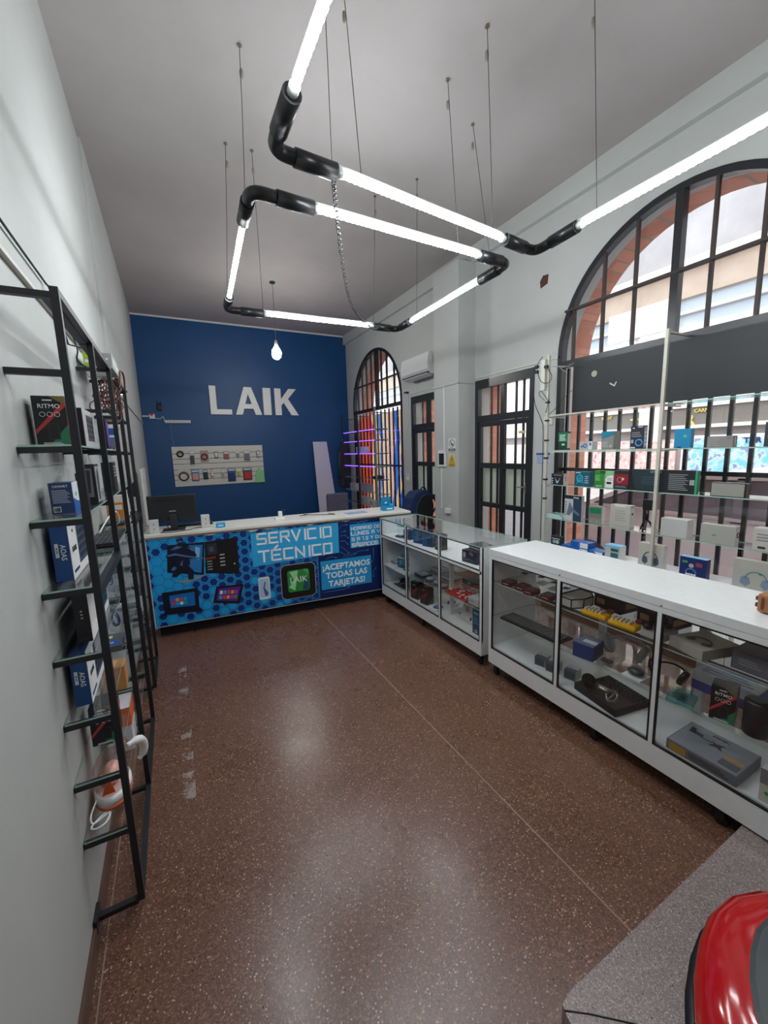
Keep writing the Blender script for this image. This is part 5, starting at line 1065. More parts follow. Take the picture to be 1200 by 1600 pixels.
# post clutter
t = thing('power_strip', 'upright strip with black plugs and looping cables on the left window post', 'power strip', (3.44, 2.925, 2.35))
MB().box((3.40, 2.93, 2.30), (3.437, 2.985, 2.60), C('C8C8BC', .4), bev=.004).build('body', t)
for y, z in ((3.02, 2.54), (3.02, 2.49), (2.90, 2.52)): MB().box((3.37, y-.02, z-.015), (3.40, y+.02, z+.015), BLACK, bev=.005).build('plug', t)
MB().tube(curve([(3.385, 3.02, 2.54), (3.38, 3.05, 2.45), (3.39, 3.04, 2.2), (3.41, 2.97, 2.02), (3.425, 2.95, 1.9), (3.425, 2.945, 1.4), (3.425, 2.945, .75)], 48), .004, BLACK, 6).build('cord', t)
MB().tube(curve([(3.385, 2.90, 2.52), (3.37, 2.82, 2.42), (3.37, 2.86, 2.36), (3.40, 2.98, 2.40), (3.40, 3.03, 2.55), (3.41, 2.97, 2.63)], 32), .0035, BLACK, 6).build('cord', t)
MB().tube(curve([(3.43, 2.945, 2.2), (3.40, 2.99, 2.26), (3.42, 2.99, 2.30), (3.43, 2.94, 2.24), (3.40, 2.87, 2.16), (3.41, 2.88, 2.20), (3.43, 2.93, 2.08)], 40), .003, BLACK, 6).build('cord', t)
for z in (2.18, 2.0, 1.80, 1.62, 1.40, 1.20): MB().box((3.433, 2.908, z-.008), (3.467, 2.942, z+.008), BLACK).build('cable_tie', t)
tag(MB().tube(curve([(3.55, 2.80, 2.46), (3.52, 2.86, 2.52), (3.5, 2.78, 2.50), (3.55, 2.72, 2.53), (3.62, 2.8, 2.54)], 24), .004, GREY, 6).tube([(3.46, 2.9, 2.53), (3.72, 2.86, 2.535)], .006, LGREY, 6).build('cable_bundle'), 'small bundle of grey leads clipped beside the top of the left window post', 'cable')
tag(MB().tube(curve([(3.69, 2.83, 2.30), (3.65, 2.9, 2.22), (3.60, 2.96, 2.12), (3.47, 2.93, 2.06)], 24), .003, BLACK, 5).build('black_cable'), 'thin black lead crossing the left edge of the dark window board', 'cable')

# ---------------------------------------------------------------- right wall fittings
t = thing('air_conditioner', 'white wall mounted air conditioner above the far black door', 'air conditioner', (3.64, 5.55, 2.88))
mb = MB(); mb.prism([(0, 0), (.17, .0), (.235, .07), (.245, .16), (.22, .31), (0, .33)], Matrix(((-1,0,0,XR-.001),(0,0,1,5.17),(0,1,0,2.87),(0,0,0,1))), .78, WHITE); mb.build('casing', t)
MB().box((3.525, 5.19, 2.885), (3.60, 5.93, 2.90), DGREY).build('air_slot', t); MB().prism([(0, 0), (.09, .03), (.09, .036), (0, .006)], Matrix(((-1,0,0,3.62),(0,0,1,5.22),(0,1,0,2.845),(0,0,0,1))), .68, WHITE2).build('louvre', t)
for k in range(6): MB().box((3.60, 5.166, 3.03+k*.02), (3.70, 5.169, 3.036+k*.02), GREY).build('side_grille', t)
MB().box((3.69, 4.955, 2.98), (3.745, 5.165, 3.03), WHITE).build('pipe_cover', t)
t = thing('keypad', 'white wall panel with a dark screen on the pillar', 'wall panel', (3.46, 4.74, 1.50))
MB().box((3.445, 4.66, 1.49), (3.469, 4.84, 1.72), WHITE, bev=.004).build('casing', t); MB().box((3.443, 4.69, 1.52), (3.4448, 4.81, 1.68), C('1C1E22', .2)).build('screen', t)
tag(MB().box((3.462, 4.70, 1.73), (3.469, 4.715, 2.60), WHITE2).box((3.462, 4.775, .88), (3.469, 4.785, 1.485), WHITE2).build('cable_trunking'), 'thin white cable trunking running up the pillar above and below the wall panel', 'trunking')
def sign(name, label, y0, y1, z0, z1, m, items, x=3.469):
    return carton(name, label, 'sign', (x-.0015, (y0+y1)/2, z0), (.002, abs(y0-y1), z1-z0), m, [('-x', items)], bev=.0001)
sign('safety_sign', 'white sign with a circle symbol, upper of two signs on the pillar', 4.61, 4.455, 1.71, 1.885, C('DCDCDA', .4), [('ring', .5, .60, .052, .004, BLACK), ('p', [(.3, .9), (.45, .62), (.72, .50), (.68, .40), (.52, .45), (.40, .50)], BLACK), ('r', .02, .02, .98, .20, C('26282C', .4)), ('lines', .15, .06, .85, .16, 1, WT)])
sign('warning_sign', 'yellow electric hazard triangle sign, lower of two signs on the pillar', 4.61, 4.455, 1.50, 1.675, C('D4CC9A', .4), [('r', .02, .02, .98, .98, C('C8C4A0', .4)), ('p', [(.05, .22), (.95, .22), (.5, .95)], C('8A6A10', .4)), ('p', [(.11, .25), (.89, .25), (.5, .88)], C('D8A818', .35)), ('p', [(.48, .72), (.55, .72), (.50, .52), (.58, .52), (.45, .30), (.48, .46), (.42, .46)], BLACK), ('r', .02, .02, .98, .19, C('C89A18', .4)), ('lines', .1, .05, .9, .16, 2, BLACK)])
carton('notice', 'white notice with a blue heading on the wall beside the left window post', 'notice', (XR-.0015, 3.22, 1.525), (.002, .20, .145), C('B8C2D0', .5), [('-x', [('r', .02, .80, .98, .98, C('3A5A90', .4)), ('lines', .06, .08, .46, .74, 6, C('7A8AA4')), ('lines', .54, .08, .94, .74, 6, C('7A8AA4'))])], bev=.0001)
for nme, lab, y, z in (('light_switch', 'white double switch plate behind the left window post', 3.16, 1.97), ('light_switch', 'white switch plate on the wall between the far arched window and the far door', 6.18, 1.19)):
    t = thing(nme, lab, 'switch', (XR, y, z)); MB().box((XR-.012, y-.06, z), (XR-.001, y+.06, z+.10 if z > 1.5 else z+.14), OFFW, bev=.003).build('plate', t)
    for k in (-1, 1): MB().box((XR-.016, y+k*.025-.014, z+.03), (XR-.0125, y+k*.025+.014, z+.07), WHITE2).build('rocker', t)
t = thing('coat_hook', 'black camera like fitting with a thin lead on the wall below the air conditioner', 'fitting', (3.70, 6.10, 2.72))
MB().box((3.69, 6.10, 2.71), (3.749, 6.17, 2.735), BLACK, bev=.004).build('body', t); MB().tube(curve([(3.745, 6.10, 2.71), (3.743, 6.12, 2.5), (3.745, 6.08, 2.3), (3.744, 6.2, 2.0)], 20), .004, OFFW, 5).build('lead', t)
tag(MB().box((XR-.012, 3.03, 2.66), (XR-.001, 4.37, 2.672), OFFW).build('cable_trunking'), 'thin white trunking above the near black door', 'trunking')
tag(MB().box((XR-.012, 4.97, 2.685), (XR-.001, 6.08, 2.697), OFFW).build('cable_trunking'), 'thin white trunking above the far black door', 'trunking')
tag(MB().box((3.43, 4.56, .83), (3.469, 4.66, .90), WHITE, bev=.003).build('wall_outlet'), 'white outlet box low on the pillar', 'outlet')
# far window rack with violet strip lights
t = thing('far_display_rack', 'black rack with violet lit glass shelves in front of the far arched window', 'display rack', (3.45, 7.6, 0))
VIO = E('violet_led_strip', (.14, .04, 1.0), 5)
for y in (6.75, 7.55, 8.35):
    MB().box((3.39, y-.012, 0), (3.415, y+.012, 2.55), C('8C8A84', .5) if y == 6.75 else BMET).build('post', t)
for y in (6.75, 7.55, 8.35):
    for z in (2.45, 2.15, 1.95, 1.70, 1.45, 1.20, .92, .65): MB().box((3.415, y-.01, z-.018), (3.66, y+.01, z-.004), BMET).build('shelf_arm', t)
for k, z in enumerate((2.15, 1.95, 1.70, 1.45, 1.20, .92, .65)):
    MB().plate((3.42, 6.70, z-.003), (3.66, 8.40, z+.003), GLASS, GEDGE).build('glass_shelf', t)
    if k < 4:
        MB().box((3.405, 6.78, z-.012), (3.415, 7.5, z-.005), VIO).build('light_strip', t); MB().box((3.405, 7.6, z-.012), (3.415, 8.3, z-.005), VIO).build('light_strip', t)
def far_box(label, y0, y1, z, h, col): return carton('product_box', label, 'product box', (3.50, (y0+y1)/2, z+.004), (.10, abs(y0-y1), h), C(col, .5), [('-x', [('r', .1, .2, .5, .8, C('8A8A94', .4))])])
far_box('beige and grey box on the third shelf of the violet lit rack', 7.75, 7.35, 1.70, .13, 'B8B0C0'); far_box('grey box on the left of the low shelf of the violet lit rack', 8.15, 7.85, .92, .14, 'A0A0AC')
far_box('dark banded box in the middle of the low shelf of the violet lit rack', 7.65, 7.2, .92, .17, '8C8894'); far_box('grey box on the lowest shelf of the violet lit rack', 7.7, 7.3, .65, .16, 'A4A4A8')
far_box('pale box right of the grey one on the lowest shelf of the violet lit rack', 7.2, 6.95, .65, .12, 'BCBCBA')
tag(MB().lathe([(.10, 0), (.12, .02), (.11, .05), (.05, .07)], Matrix.Translation((3.54, 6.95, 1.204)), BLACK, 16).build('black_hat'), 'round black item on the fifth shelf of the violet lit rack', 'item')

# ---------------------------------------------------------------- things on and behind the blue counter
CU = lambda x, dy: Vector((x, 4.27-(x+.285)*.0878+dy, 1.0305))
t = thing('monitor', 'black computer monitor seen from behind on the left end of the counter', 'monitor', tuple(CU(-.03, .22))); p0 = t.location.copy(); t.rotation_euler = (0, 0, R(-4))
def loc(mb, name, par):
    me = bpy.data.meshes.new(name); bmesh.ops.recalc_face_normals(mb.bm, faces=mb.bm.faces[:]); mb.bm.to_mesh(me); mb.bm.free()
    for m in mb.mats: me.materials.append(m)
    o = bpy.data.objects.new(name, me); COL.objects.link(o); o.parent = par; return o
loc(MB().box((-.215, 0, .085), (.215, .03, .345), C('1E2124', .4), bev=.008), 'screen_housing', t); loc(MB().box((-.15, -.004, .29), (.13, -.0005, .305), C('0A0B0C', .6)).box((-.03, -.004, .18), (.03, -.0005, .19), GREY), 'vent_slot', t)
loc(MB().box((-.03, -.02, .008), (.03, -.001, .15), C('2A2D30', .4), bev=.004), 'stand_neck', t); loc(MB().box((-.10, -.09, 0), (.10, .08, .008), BLACK, bev=.003), 'stand_base', t)
loc(MB().tube(curve([(-.06, -.002, .12), (-.07, -.03, .08), (-.05, -.04, .012), (-.1, -.10, .005)], 14), .004, BLACK, 5), 'cord', t)
for lab, x, dy in (('white desk speaker left of the monitor stand', -.20, .12), ('white desk speaker right of the monitor stand', .255, .20)):
    t = thing('desk_speaker', lab, 'speaker', tuple(CU(x, dy))); loc(MB().box((-.04, -.04, 0), (.04, .04, .125), C('C4C4C0', .4), bev=.004), 'cabinet', t)
    for k, (u, z) in enumerate(((0, .085), (0, .04))): loc(MB().prism([(.006*math.cos(a*.785), .012*math.sin(a*.785)) for a in range(8)], Matrix(((1,0,0,u),(0,0,-1,-.040),(0,1,0,z),(0,0,0,1))), .001, GREY), 'port', t)
keyboard('keyboard', 'black keyboard on the counter beside the monitor', tuple(CU(.16, .40)), .36, .13, -5)
carton('cyan_box', 'small bright cyan box on the counter right of the speakers', 'box', tuple(CU(.385, .08)), (.085, .05, .05), C('1A9ACC', .4), [('-y', [('lines', .2, .3, .8, .7, 2, WT)])], bev=.006)
tag(MB().tube(curve([(-.15, 4.33, 1.034), (-.05, 4.30, 1.034), (.1, 4.33, 1.034), (.15, 4.40, 1.034), (.3, 4.41, 1.034)], 20), .0035, BLACK, 5).build('loose_cable'), 'black cable lying across the counter under the monitor', 'cable')
t = thing('plug_adapter', 'white plug adapter with a short black lead standing on the counter', 'plug adapter', tuple(CU(1.02, .28)))
loc(MB().box((-.06, -.03, 0), (.04, .03, .018), WHITE2, bev=.003), 'base', t); loc(MB().box((-.02, -.02, .018), (.02, .02, .085), WHITE, bev=.005), 'plug', t); loc(MB().tube(curve([(.0, 0, .08), (.03, 0, .105), (.06, .01, .09), (.055, .02, .05), (.04, .02, .02)], 14), .004, BLACK, 5), 'lead', t)
tag(MB().tube(curve([tuple(CU(1.25, .34)+Vector((0,0,.005))), tuple(CU(1.33, .28)+Vector((0,0,.02))), tuple(CU(1.30, .36)+Vector((0,0,.012))), tuple(CU(1.45, .30)+Vector((0,0,.005))), tuple(CU(1.62, .22)+Vector((0,0,.005))), tuple(CU(1.58, .34)+Vector((0,0,.005)))], 36), .004, DGREY, 5).build('loose_cable'), 'tangled dark lead lying in the middle of the counter', 'cable')
tag(MB().box((1.75, 4.22, 1.0305), (2.0, 4.36, 1.034), C('8CA0B8', .5)).build('paper_sheet'), 'thin bluish sheet of paper lying on the counter right of the leads', 'paper')
t = thing('card_holder', 'bright cyan open box display stand at the right end of the counter', 'display stand', tuple(CU(2.27, .2)))
CY = C('1488B8', .4); loc(MB().box((-.075, -.04, 0), (.075, .04, .05), CY, bev=.002), 'tray', t); loc(MB().prism([(-.075, 0), (.065, 0), (.06, .11), (-.07, .11)], Matrix(((1,0,0,0),(0,-.1,-1,.038),(0,1,0,.05),(0,0,0,1))), .006, CY), 'back_card', t)
loc(MB().box((-.03, -.0415, .015), (.05, -.0405, .03), WT).box((-.02, .02, .08), (.01, .026, .095), WT), 'small_print', t); loc(MB().box((.03, -.02, .05), (.07, .01, .075), C('2AA8D8', .4)), 'flap', t)
t = thing('office_chair', 'grey speckled fabric office chair behind the counter', 'chair', (2.05, 5.3, 0))
SPK = C('4A4658', .9, var=.5); MB().box((1.88, 5.28, .62), (2.20, 5.34, 1.17), SPK, bev=.02).build('backrest', t); MB().box((1.86, 5.34, .44), (2.22, 5.76, .50), SPK, bev=.02).build('seat', t)
MB().tube([(2.04, 5.31, .64), (2.04, 5.31, .42), (2.04, 5.55, .42)], .015, BLACK, 8).build('back_bracket', t); MB().tube([(2.04, 5.55, .44), (2.04, 5.55, .10)], .025, BLACK, 10).build('gas_column', t)
for k in range(5): MB().tube([(2.04, 5.55, .11), (2.04+.25*math.cos(k*1.2566), 5.55+.25*math.sin(k*1.2566), .06)], [.02, .014], BLACK, 8).ball((2.04+.25*math.cos(k*1.2566), 5.55+.25*math.sin(k*1.2566), .03), .029, RUB, n=6).build('leg', t)
# backpack on a stool beside the far door
t = thing('stool', 'low stool carrying the dark blue backpack beside the far door', 'stool', (3.12, 4.75, 0))
MB().box((2.92, 4.58, .66), (3.34, 4.96, .69), C('6A5040', .5), bev=.004).build('seat', t)
for x, y in ((2.95, 4.61), (3.31, 4.61), (2.95, 4.93), (3.31, 4.93)): MB().box((x-.015, y-.015, 0), (x+.015, y+.015, .66), BMET).build('leg', t)
t = thing('backpack', 'dark blue backpack standing in front of the far black door', 'backpack', (3.12, 4.76, .69))
NB_ = C('14305A', .7); NK = C('12151C', .75)
P = [(-.20, .0), (-.22, .12), (-.17, .30), (-.06, .40), (.10, .42), (.17, .36), (.20, .2), (.20, 0)]
MB().prism(P, Matrix(((1,0,0,3.10),(0,0,1,4.62),(0,1,0,.691),(0,0,0,1))), .26, NB_).build('main_body', t)
MB().prism([(-.10, .02), (-.12, .15), (-.06, .30), (.04, .36), (.15, .33), (.18, .18), (.17, .02)], Matrix(((1,0,0,3.12),(0,0,1,4.58),(0,1,0,.691),(0,0,0,1))), .04, NK).build('front_pocket', t)
MB().tube(curve([(3.16, 4.74, 1.10), (3.20, 4.74, 1.15), (3.25, 4.74, 1.13), (3.27, 4.74, 1.06)], 12), .012, NK, 8).build('top_handle', t)
MB().tube(curve([(3.26, 4.66, 1.04), (3.34, 4.60, .95), (3.35, 4.58, .85), (3.28, 4.60, .74)], 16), .016, NK, 8).build('shoulder_strap', t)
MB().tube(curve([(3.00, 4.579, .74), (2.985, 4.579, .85), (3.06, 4.579, 1.0), (3.17, 4.579, 1.06)], 12), .004, C('4A5A6A', .5), 5).build('zip', t)
for n_ in ('stool', 'backpack'): bpy.data.objects[n_].location += Vector((.30, .60, 0))

# ---------------------------------------------------------------- goods inside the long white counter
U1, M1, B1 = .7485, .4835, .2355
def item(name, label, cat, c, rot=0, group=None):
    t = thing(name, label, cat, c, group); t.rotation_euler = (0, 0, R(rot)); return t
DRD = C('7A2A28', .35)
for k, (x, y, rr_, wh) in enumerate(((2.105, 2.075, 8, 'leftmost, under the counter top'), (2.115, 1.955, 5, 'second from the left'), (2.10, 1.865, 5, 'third from the left'), (2.115, 1.735, 4, 'rightmost of four'))):
    o = carton('card_reader_box', 'small dark red and black box on the top glass shelf, ' + wh, 'small box', (x, y, U1), (.085, .078, .034), DRD, [('-x', [('r', .05, .1, .95, .9, C('3A2224', .35)), ('lines', .2, .3, .8, .7, 1, PINK)]), ('tx', [('r', .06, .06, .94, .94, C('34302F', .4)), ('c', .5, .5, .018, C('565250', .4))]), ('-y', [('r', .1, .15, .9, .85, C('3A2422', .4))])], rr_, 'dark red boxes on the top shelf')
for k, (x, y) in enumerate(((2.30, 2.10), (2.33, 1.97), (2.31, 1.84), (2.28, 1.72))):
    t = item('clear_pack', ('leftmost', 'second', 'third', 'rightmost')[k] + ' clear plastic pack behind the dark red boxes on the top glass shelf', 'clear pack', (x, y, U1), 6, 'clear packs behind the dark red boxes')
    loc(MB().box((-.06, -.045, 0), (.06, .045, .05), glassmat('blister_plastic') if k == 0 else bpy.data.materials['blister_plastic'], bev=.004), 'blister', t); loc(MB().box((-.035, -.02, .051), (.0, .02, .053), C('3A3C40', .5)), 'label_patch', t); loc(MB().box((-.05, -.035, .002), (.05, .035, .006), WHITE2), 'card', t)
t = item('faceted_case', 'white case with thick black edges at the right of the dark red boxes', 'case', (2.20, 1.60, U1+.002), 0)
P = [(-.11, -.05), (-.04, -.085), (.05, -.085), (.11, -.03), (.11, .05), (-.11, .05)]
loc(MB().prism(P, Matrix.Identity(4), .055, WHITE2), 'panels', t); mb = MB()
for a, b_ in zip(P, P[1:]+P[:1]):
    for z in (.0, .055): mb.tube([(a[0], a[1], z+.003), (b_[0], b_[1], z+.003)], .004, BLACK, 5)
    mb.tube([(a[0], a[1], 0.003), (a[0], a[1], .058)], .004, BLACK, 5)
loc(mb, 'black_edging', t)
def boardgame(lab, x, y, w, d): return carton('board_box', lab, 'product box', (x, y, U1), (d, w, .085), C('2A3048', .45), [('tx', [('r', .04, .05, .96, .95, C('A88E70', .5)), ('r', .15, .3, .85, .8, C('CBB89A', .5)), ('lines', .2, .1, .8, .25, 2, BROWN)]), ('-x', [('r', .0, .0, 1, 1, C('3A2E38', .45)), ('r', .1, .3, .4, .7, C('B89A70', .5))]), ('-y', [('r', .2, .3, .8, .7, C('C8A060', .5))])], -6)
boardgame('dark edged box with a tan top on the top glass shelf behind the yellow gadgets', 2.36, 1.42, .18, .20); boardgame('dark edged box with a tan top on the top glass shelf behind the black headset', 2.34, 1.15, .17, .20)
for k, (y, wh) in enumerate(((1.40, 'left'), (1.235, 'right'))):
    t = item('yellow_gadget', wh + ' one of two yellow toy gadgets with pale ribs on the top glass shelf', 'toy gadget', (2.12, y, U1), 4, 'yellow gadgets on the top shelf')
    loc(MB().box((-.045, -.075, 0), (.035, .075, .034), YEL, bev=.014), 'body', t)
    for j in range(5): loc(MB().box((-.03, .05-j*.022, .030), (.02, .062-j*.022, .046), C('D8CDB8', .35), bev=.003), 'rib', t)
    loc(MB().lathe([(.018, 0), (.022, .01), (.012, .02)], Matrix.Translation((.03, -.06, .035)), C('8A4A28', .4), 12), 'knob', t)
t = item('black_headset', 'black headset with a long band lying at the right of the top glass shelf', 'headset', (2.15, 1.08, U1))
loc(MB().box((-.05, -.05, 0), (.09, .06, .035), C('B8B6B0', .5)), 'stand_card', t); loc(MB().ball((-.03, .04, .055), .024, BLACK, (1, 1, .7)).ball((.05, -.02, .055), .022, BLACK, (1, 1, .7)), 'ear_cup', t); loc(MB().tube(curve([(-.03, .04, .06), (.0, .01, .075), (.04, -.03, .07), (.05, -.035, .06)], 12), .009, BLACK, 8), 'headband', t)
carton('headphone_box', 'beige box with grey headphones pictured on its lid, top glass shelf at the right', 'headphone box', (2.19, .895, U1), (.22, .17, .05), C('ACA79C', .5), [('tx', [('ring', .52, .36, .045, .004, C('5A544C', .5), 'printed_headband', 0, 180), ('c', .30, .33, .02, C('5E5850', .5)), ('c', .74, .33, .02, C('5E5850', .5))])], -16)
carton('grey_box', 'large dark grey box with faint lettering on the lid, top glass shelf at the right', 'product box', (2.27, .63, U1), (.30, .26, .085), C('4C4E54', .5), [('tx', [('lines', .3, .45, .7, .55, 2, C('6A6C70', .5))]), ('-x', [('r', .02, .05, .98, .95, C('62666E', .5)), ('lines', .1, .3, .4, .7, 3, C('8A8E94', .5))])])
keyboard('keyboard', 'full size black keyboard on the middle glass shelf of the long counter', (2.14, 1.87, M1+.0005), .50, .15, -88, 0, BLACK, '4C4F54')
carton('blue_box', 'blue box with a grey printed lid on the middle glass shelf of the long counter', 'product box', (2.13, 1.45, M1), (.14, .12, .088), C('1E3F7C', .45), [('tx', [('r', .05, .05, .95, .95, C('5A6A84', .4)), ('r', .3, .3, .95, .6, C('C4C8CC', .4))]), ('-y', [('r', .3, .2, .9, .8, C('2A2E3A', .4))])], 10)
t = item('clear_box', 'clear plastic box with dark earbuds beside the blue box', 'clear box', (2.14, 1.335, M1), 8); BL = bpy.data.materials['blister_plastic']
loc(MB().box((-.05, -.045, 0), (.05, .045, .05), BL, bev=.004), 'box_shell', t); loc(MB().box((-.02, -.03, .006), (.02, .03, .018), DGREY, bev=.004), 'earbuds', t)
def headphones(lab, c, rot, m, m2, s=1.0, clear=False):
    t = item('headphones', lab, 'headphones', c, rot)
    for sgn in (-1, 1):
        M = Matrix.Translation((0, sgn*.075*s, .053*s)) @ Matrix.Rotation(R(70*sgn), 4, 'X') @ Matrix.Diagonal((1.0, 1.2, 1, 1))
        loc(MB().lathe([(.02*s, -.014*s), (.038*s, -.010*s), (.040*s, .006*s), (.034*s, .014*s), (.006*s, .016*s)], M, m2, 20), 'ear_cup', t)
    loc(MB().tube([(.05*s*math.sin(R(a))*1.6-.01, .085*s*math.cos(R(a)), (.058+.02*math.sin(R(a)))*s) for a in range(0, 181, 12)], .006*s, m, 8), 'headband', t)
    return t
headphones('silver headphones on the middle glass shelf behind the clear box', (2.27, 1.31, M1), 10, C('9EA2A6', .3), C('8A8E92', .3), 1.25)
t = item('blister_mouse', 'dark grey mouse in a clear shell on a white card, middle glass shelf', 'mouse pack', (2.14, 1.17, M1), 0)
loc(MB().box((-.05, -.05, 0), (.05, .05, .008), WHITE2), 'card', t); loc(MB().ball((0, 0, .03), .034, C('34383E', .3), (1, 1.25, .62)), 'mouse', t); loc(MB().ball((0, 0, .032), .042, BL, (1, 1.2, .75)), 'clear_shell', t)
headphones('black folding headphones on the middle glass shelf beside the pane post', (2.24, 1.06, M1), 0, BLACK, BLACK, .95)
def smallbox(lab, x, y): carton('ink_box', lab, 'small box', (x, y, B1), (.085, .075, .062), C('4A545E', .45), [('tx', [('r', 0, .45, 1, 1, C('C8CCCA', .45)), ('c', .4, .35, .012, C('2A6AA8', .4))]), ('-y', [('r', 0, 0, 1, 1, C('BFC2C0', .45))]), ('-x', [('r', .1, .2, .9, .8, C('3A424C', .45))])], 14, 'small slate and white boxes on the counter floor')
smallbox('small slate and white box on the bottom of the long counter, leftmost of three', 2.17, 1.815); smallbox('small slate and white box on the bottom of the long counter, middle of three', 2.17, 1.72); smallbox('small slate and white box on the bottom of the long counter, rightmost of three', 2.20, 1.60)
t = item('microphone_case', 'open black foam lined case on the bottom of the long counter', 'case', (2.20, 1.345, B1), -9)
loc(MB().box((-.125, -.15, 0), (.02, .15, .045), C('16181A', .6), bev=.004), 'case_base', t)
lid = loc(MB().box((.022, -.15, .0), (.16, .15, .03), C('16181A', .6), bev=.004), 'case_lid', t)
mb = MB()
for i in range(6):
    for j in range(13): mb.lathe([(.009, 0), (.003, .007)], Matrix.Translation((.038+i*.021, -.135+j*.0225, .030)), C('3A3C42', .8), 4)
o = loc(mb, 'foam_studs', lid); o['kind'] = 'stuff'
t = item('microphone', 'silver microphone with a black foam ball lying in the open black case', 'microphone', (2.135, 1.36, B1+.046), -9)
loc(MB().ball((-.01, .08, .038), .038, C('0E0F10', .95), (1, 1.15, 1)), 'foam_ball', t); loc(MB().tube([(.0, .04, .028), (.015, -.045, .026)], .015, C('C8C4BA', .25, .9), 14), 'body', t)
mb = MB()
for a in range(3): mb.tube([(-.01+.035*math.cos(2*math.pi*j/18), -.085+.028*math.sin(2*math.pi*j/18)*math.cos(a*.7), .032+.02*math.sin(2*math.pi*j/18+a)) for j in range(19)], .0022, C('B8B6B0', .25, .9), 5, cap=False)
loc(mb, 'shock_mount', t)
carton('bracket_box', 'long grey printed box with a bracket picture on the bottom of the counter', 'product box', (2.178, .815, B1), (.24, .285, .052), C('6E727A', .35),
   [('tx', [('r', .02, .02, .98, .98, C('8E939C', .3)), ('p', [(.10, .62), (.30, .62), (.30, .72), (.16, .74), (.16, .82), (.08, .82)], C('2E3036', .4), 'printed_bracket'), ('r', .28, .60, .46, .63, C('2E3036', .4), 'printed_bracket'), ('p', [(.42, .72), (.50, .64), (.62, .70), (.58, .60), (.64, .48), (.54, .54), (.44, .48), (.48, .60)], C('2E3036', .4), 'printed_bracket'), ('r', .70, .35, .96, .45, C('C09040', .4)), ('r', .70, .1, .96, .3, C('5A5E66', .4)), ('t', 'STEVEN', .5, .86, .014, C('3A3C42'))]), ('-x', [('r', .05, .1, .3, .8, C('B08830', .4)), ('lines', .35, .2, .9, .8, 3, C('3A3C42'))])], 0)
ritmo('black speaker box with RITMO lettering inside the long white counter', (2.14, .775, M1), rot=14, f='-x', sz=(.085, .09, .165))
carton('white_box', 'white and violet box lying behind the RITMO box in the long counter', 'product box', (2.36, .84, M1), (.15, .26, .10), C('D4D6DE', .45), [('tx', [('lines', .1, .15, .9, .9, 4, C('8A98C8', .4))]), ('-x', [('r', 0, 0, 1, .5, C('5A62B0', .4))]), ('-y', [('r', .1, .1, .9, .9, C('4A54A8', .4))])], 0)
t = item('teal_clear_pack', 'teal tinted clear pack on the middle glass shelf left of the RITMO box', 'clear pack', (2.12, .935, M1), 14); TG = glassmat('teal_tinted_plastic', (.50, .80, .82), 1.5, .08)
loc(MB().box((-.06, -.055, 0), (.06, .055, .02), TG, bev=.005), 'shell_base', t); loc(MB().box((-.04, -.035, .0205), (.04, .035, .05), TG, bev=.01), 'shell_dome', t); loc(MB().box((-.02, -.015, .004), (.02, .015, .016), C('3A5A60', .4)), 'contents', t)
t = item('cylinder_speaker', 'black cylindrical speaker standing on the middle glass shelf near the right end', 'speaker', (2.13, .655, M1))
loc(MB().lathe([(.042, 0), (.046, .008), (.046, .150), (.040, .158), (.02, .159)], Matrix.Identity(4), C('17181B', .45), 28), 'body', t); loc(MB().prism([(.028*math.cos(a*.4), .028*math.sin(a*.4)) for a in range(16)], Matrix.Translation((0, 0, .1592)), .002, C('3A3C40', .4)), 'top_dial', t); loc(MB().box((-.012, -.062, .07), (.012, -.044, .09), BLACK, bev=.003), 'strap_lug', t)
carton('yellow_box', 'white and yellow box at the far right on the bottom of the long counter', 'product box', (2.12, .56, B1), (.10, .085, .15), C('C8C6BE', .45), [('-x', [('r', 0, .55, 1, 1, C('7A7C80', .45)), ('r', .3, .5, 1, .75, C('E0A812', .4)), ('c', .3, .3, .008, GRN)]), ('-y', [('r', .1, .4, .9, .8, YEL)])])
t = item('wooden_kit', 'small brown wooden toy box with dark joints on the counter top at the right edge', 'wooden toy', (2.24, .675, 1.0005), -4)
loc(MB().box((-.04, -.05, .006), (.04, .045, .085), C('A06A40', .6), bev=.006), 'body', t)
for y_ in (-.03, .022): loc(MB().box((-.044, y_, .02), (-.0405, y_+.008, .07), BROWN), 'joint', t)
for z in (.03, .06): loc(MB().box((-.03, .0455, z-.008), (-.015, .055, z+.008), BROWN), 'tab', t)
loc(MB().box((-.03, -.045, 0), (-.015, -.03, .006), BROWN).box((.015, .03, 0), (.03, .045, .006), BROWN), 'foot', t)

# ---------------------------------------------------------------- goods inside the glass topped counter
U2, L2, L2b, B2 = .7975, .4635, .4565, .2255
DB = C('16304E', .4)
for y, wh, h in ((3.40, 'left', .155), (3.23, 'right', .155)): carton('perfume_box', wh + ' of two upright dark blue boxes in the glass topped compartment', 'product box', (2.20, y, U2), (.10, .12, h), DB, [('-x', [('r', .1, .55, .9, .85, C('3A4A58', .4)), ('r', 0, .1, .5, .5, C('1A5088', .4))]), ('-y', [('lines', .2, .2, .8, .8, 5, C('4A5A68', .4))])], 18, 'dark blue boxes under the glass top')
carton('black_box', 'narrow black box beside the divider in the glass topped compartment', 'product box', (2.20, 3.05, U2), (.09, .08, .15), C('1E2226', .4), [('-x', [('lines', .2, .2, .8, .8, 5, GREY)])])
carton('blue_box', 'small dark blue box at the far end of the glass topped compartment', 'product box', (2.20, 3.62, U2), (.09, .10, .10), DB, [('-x', [('r', .1, .6, .9, .9, C('3A5A78', .4))])], 10)
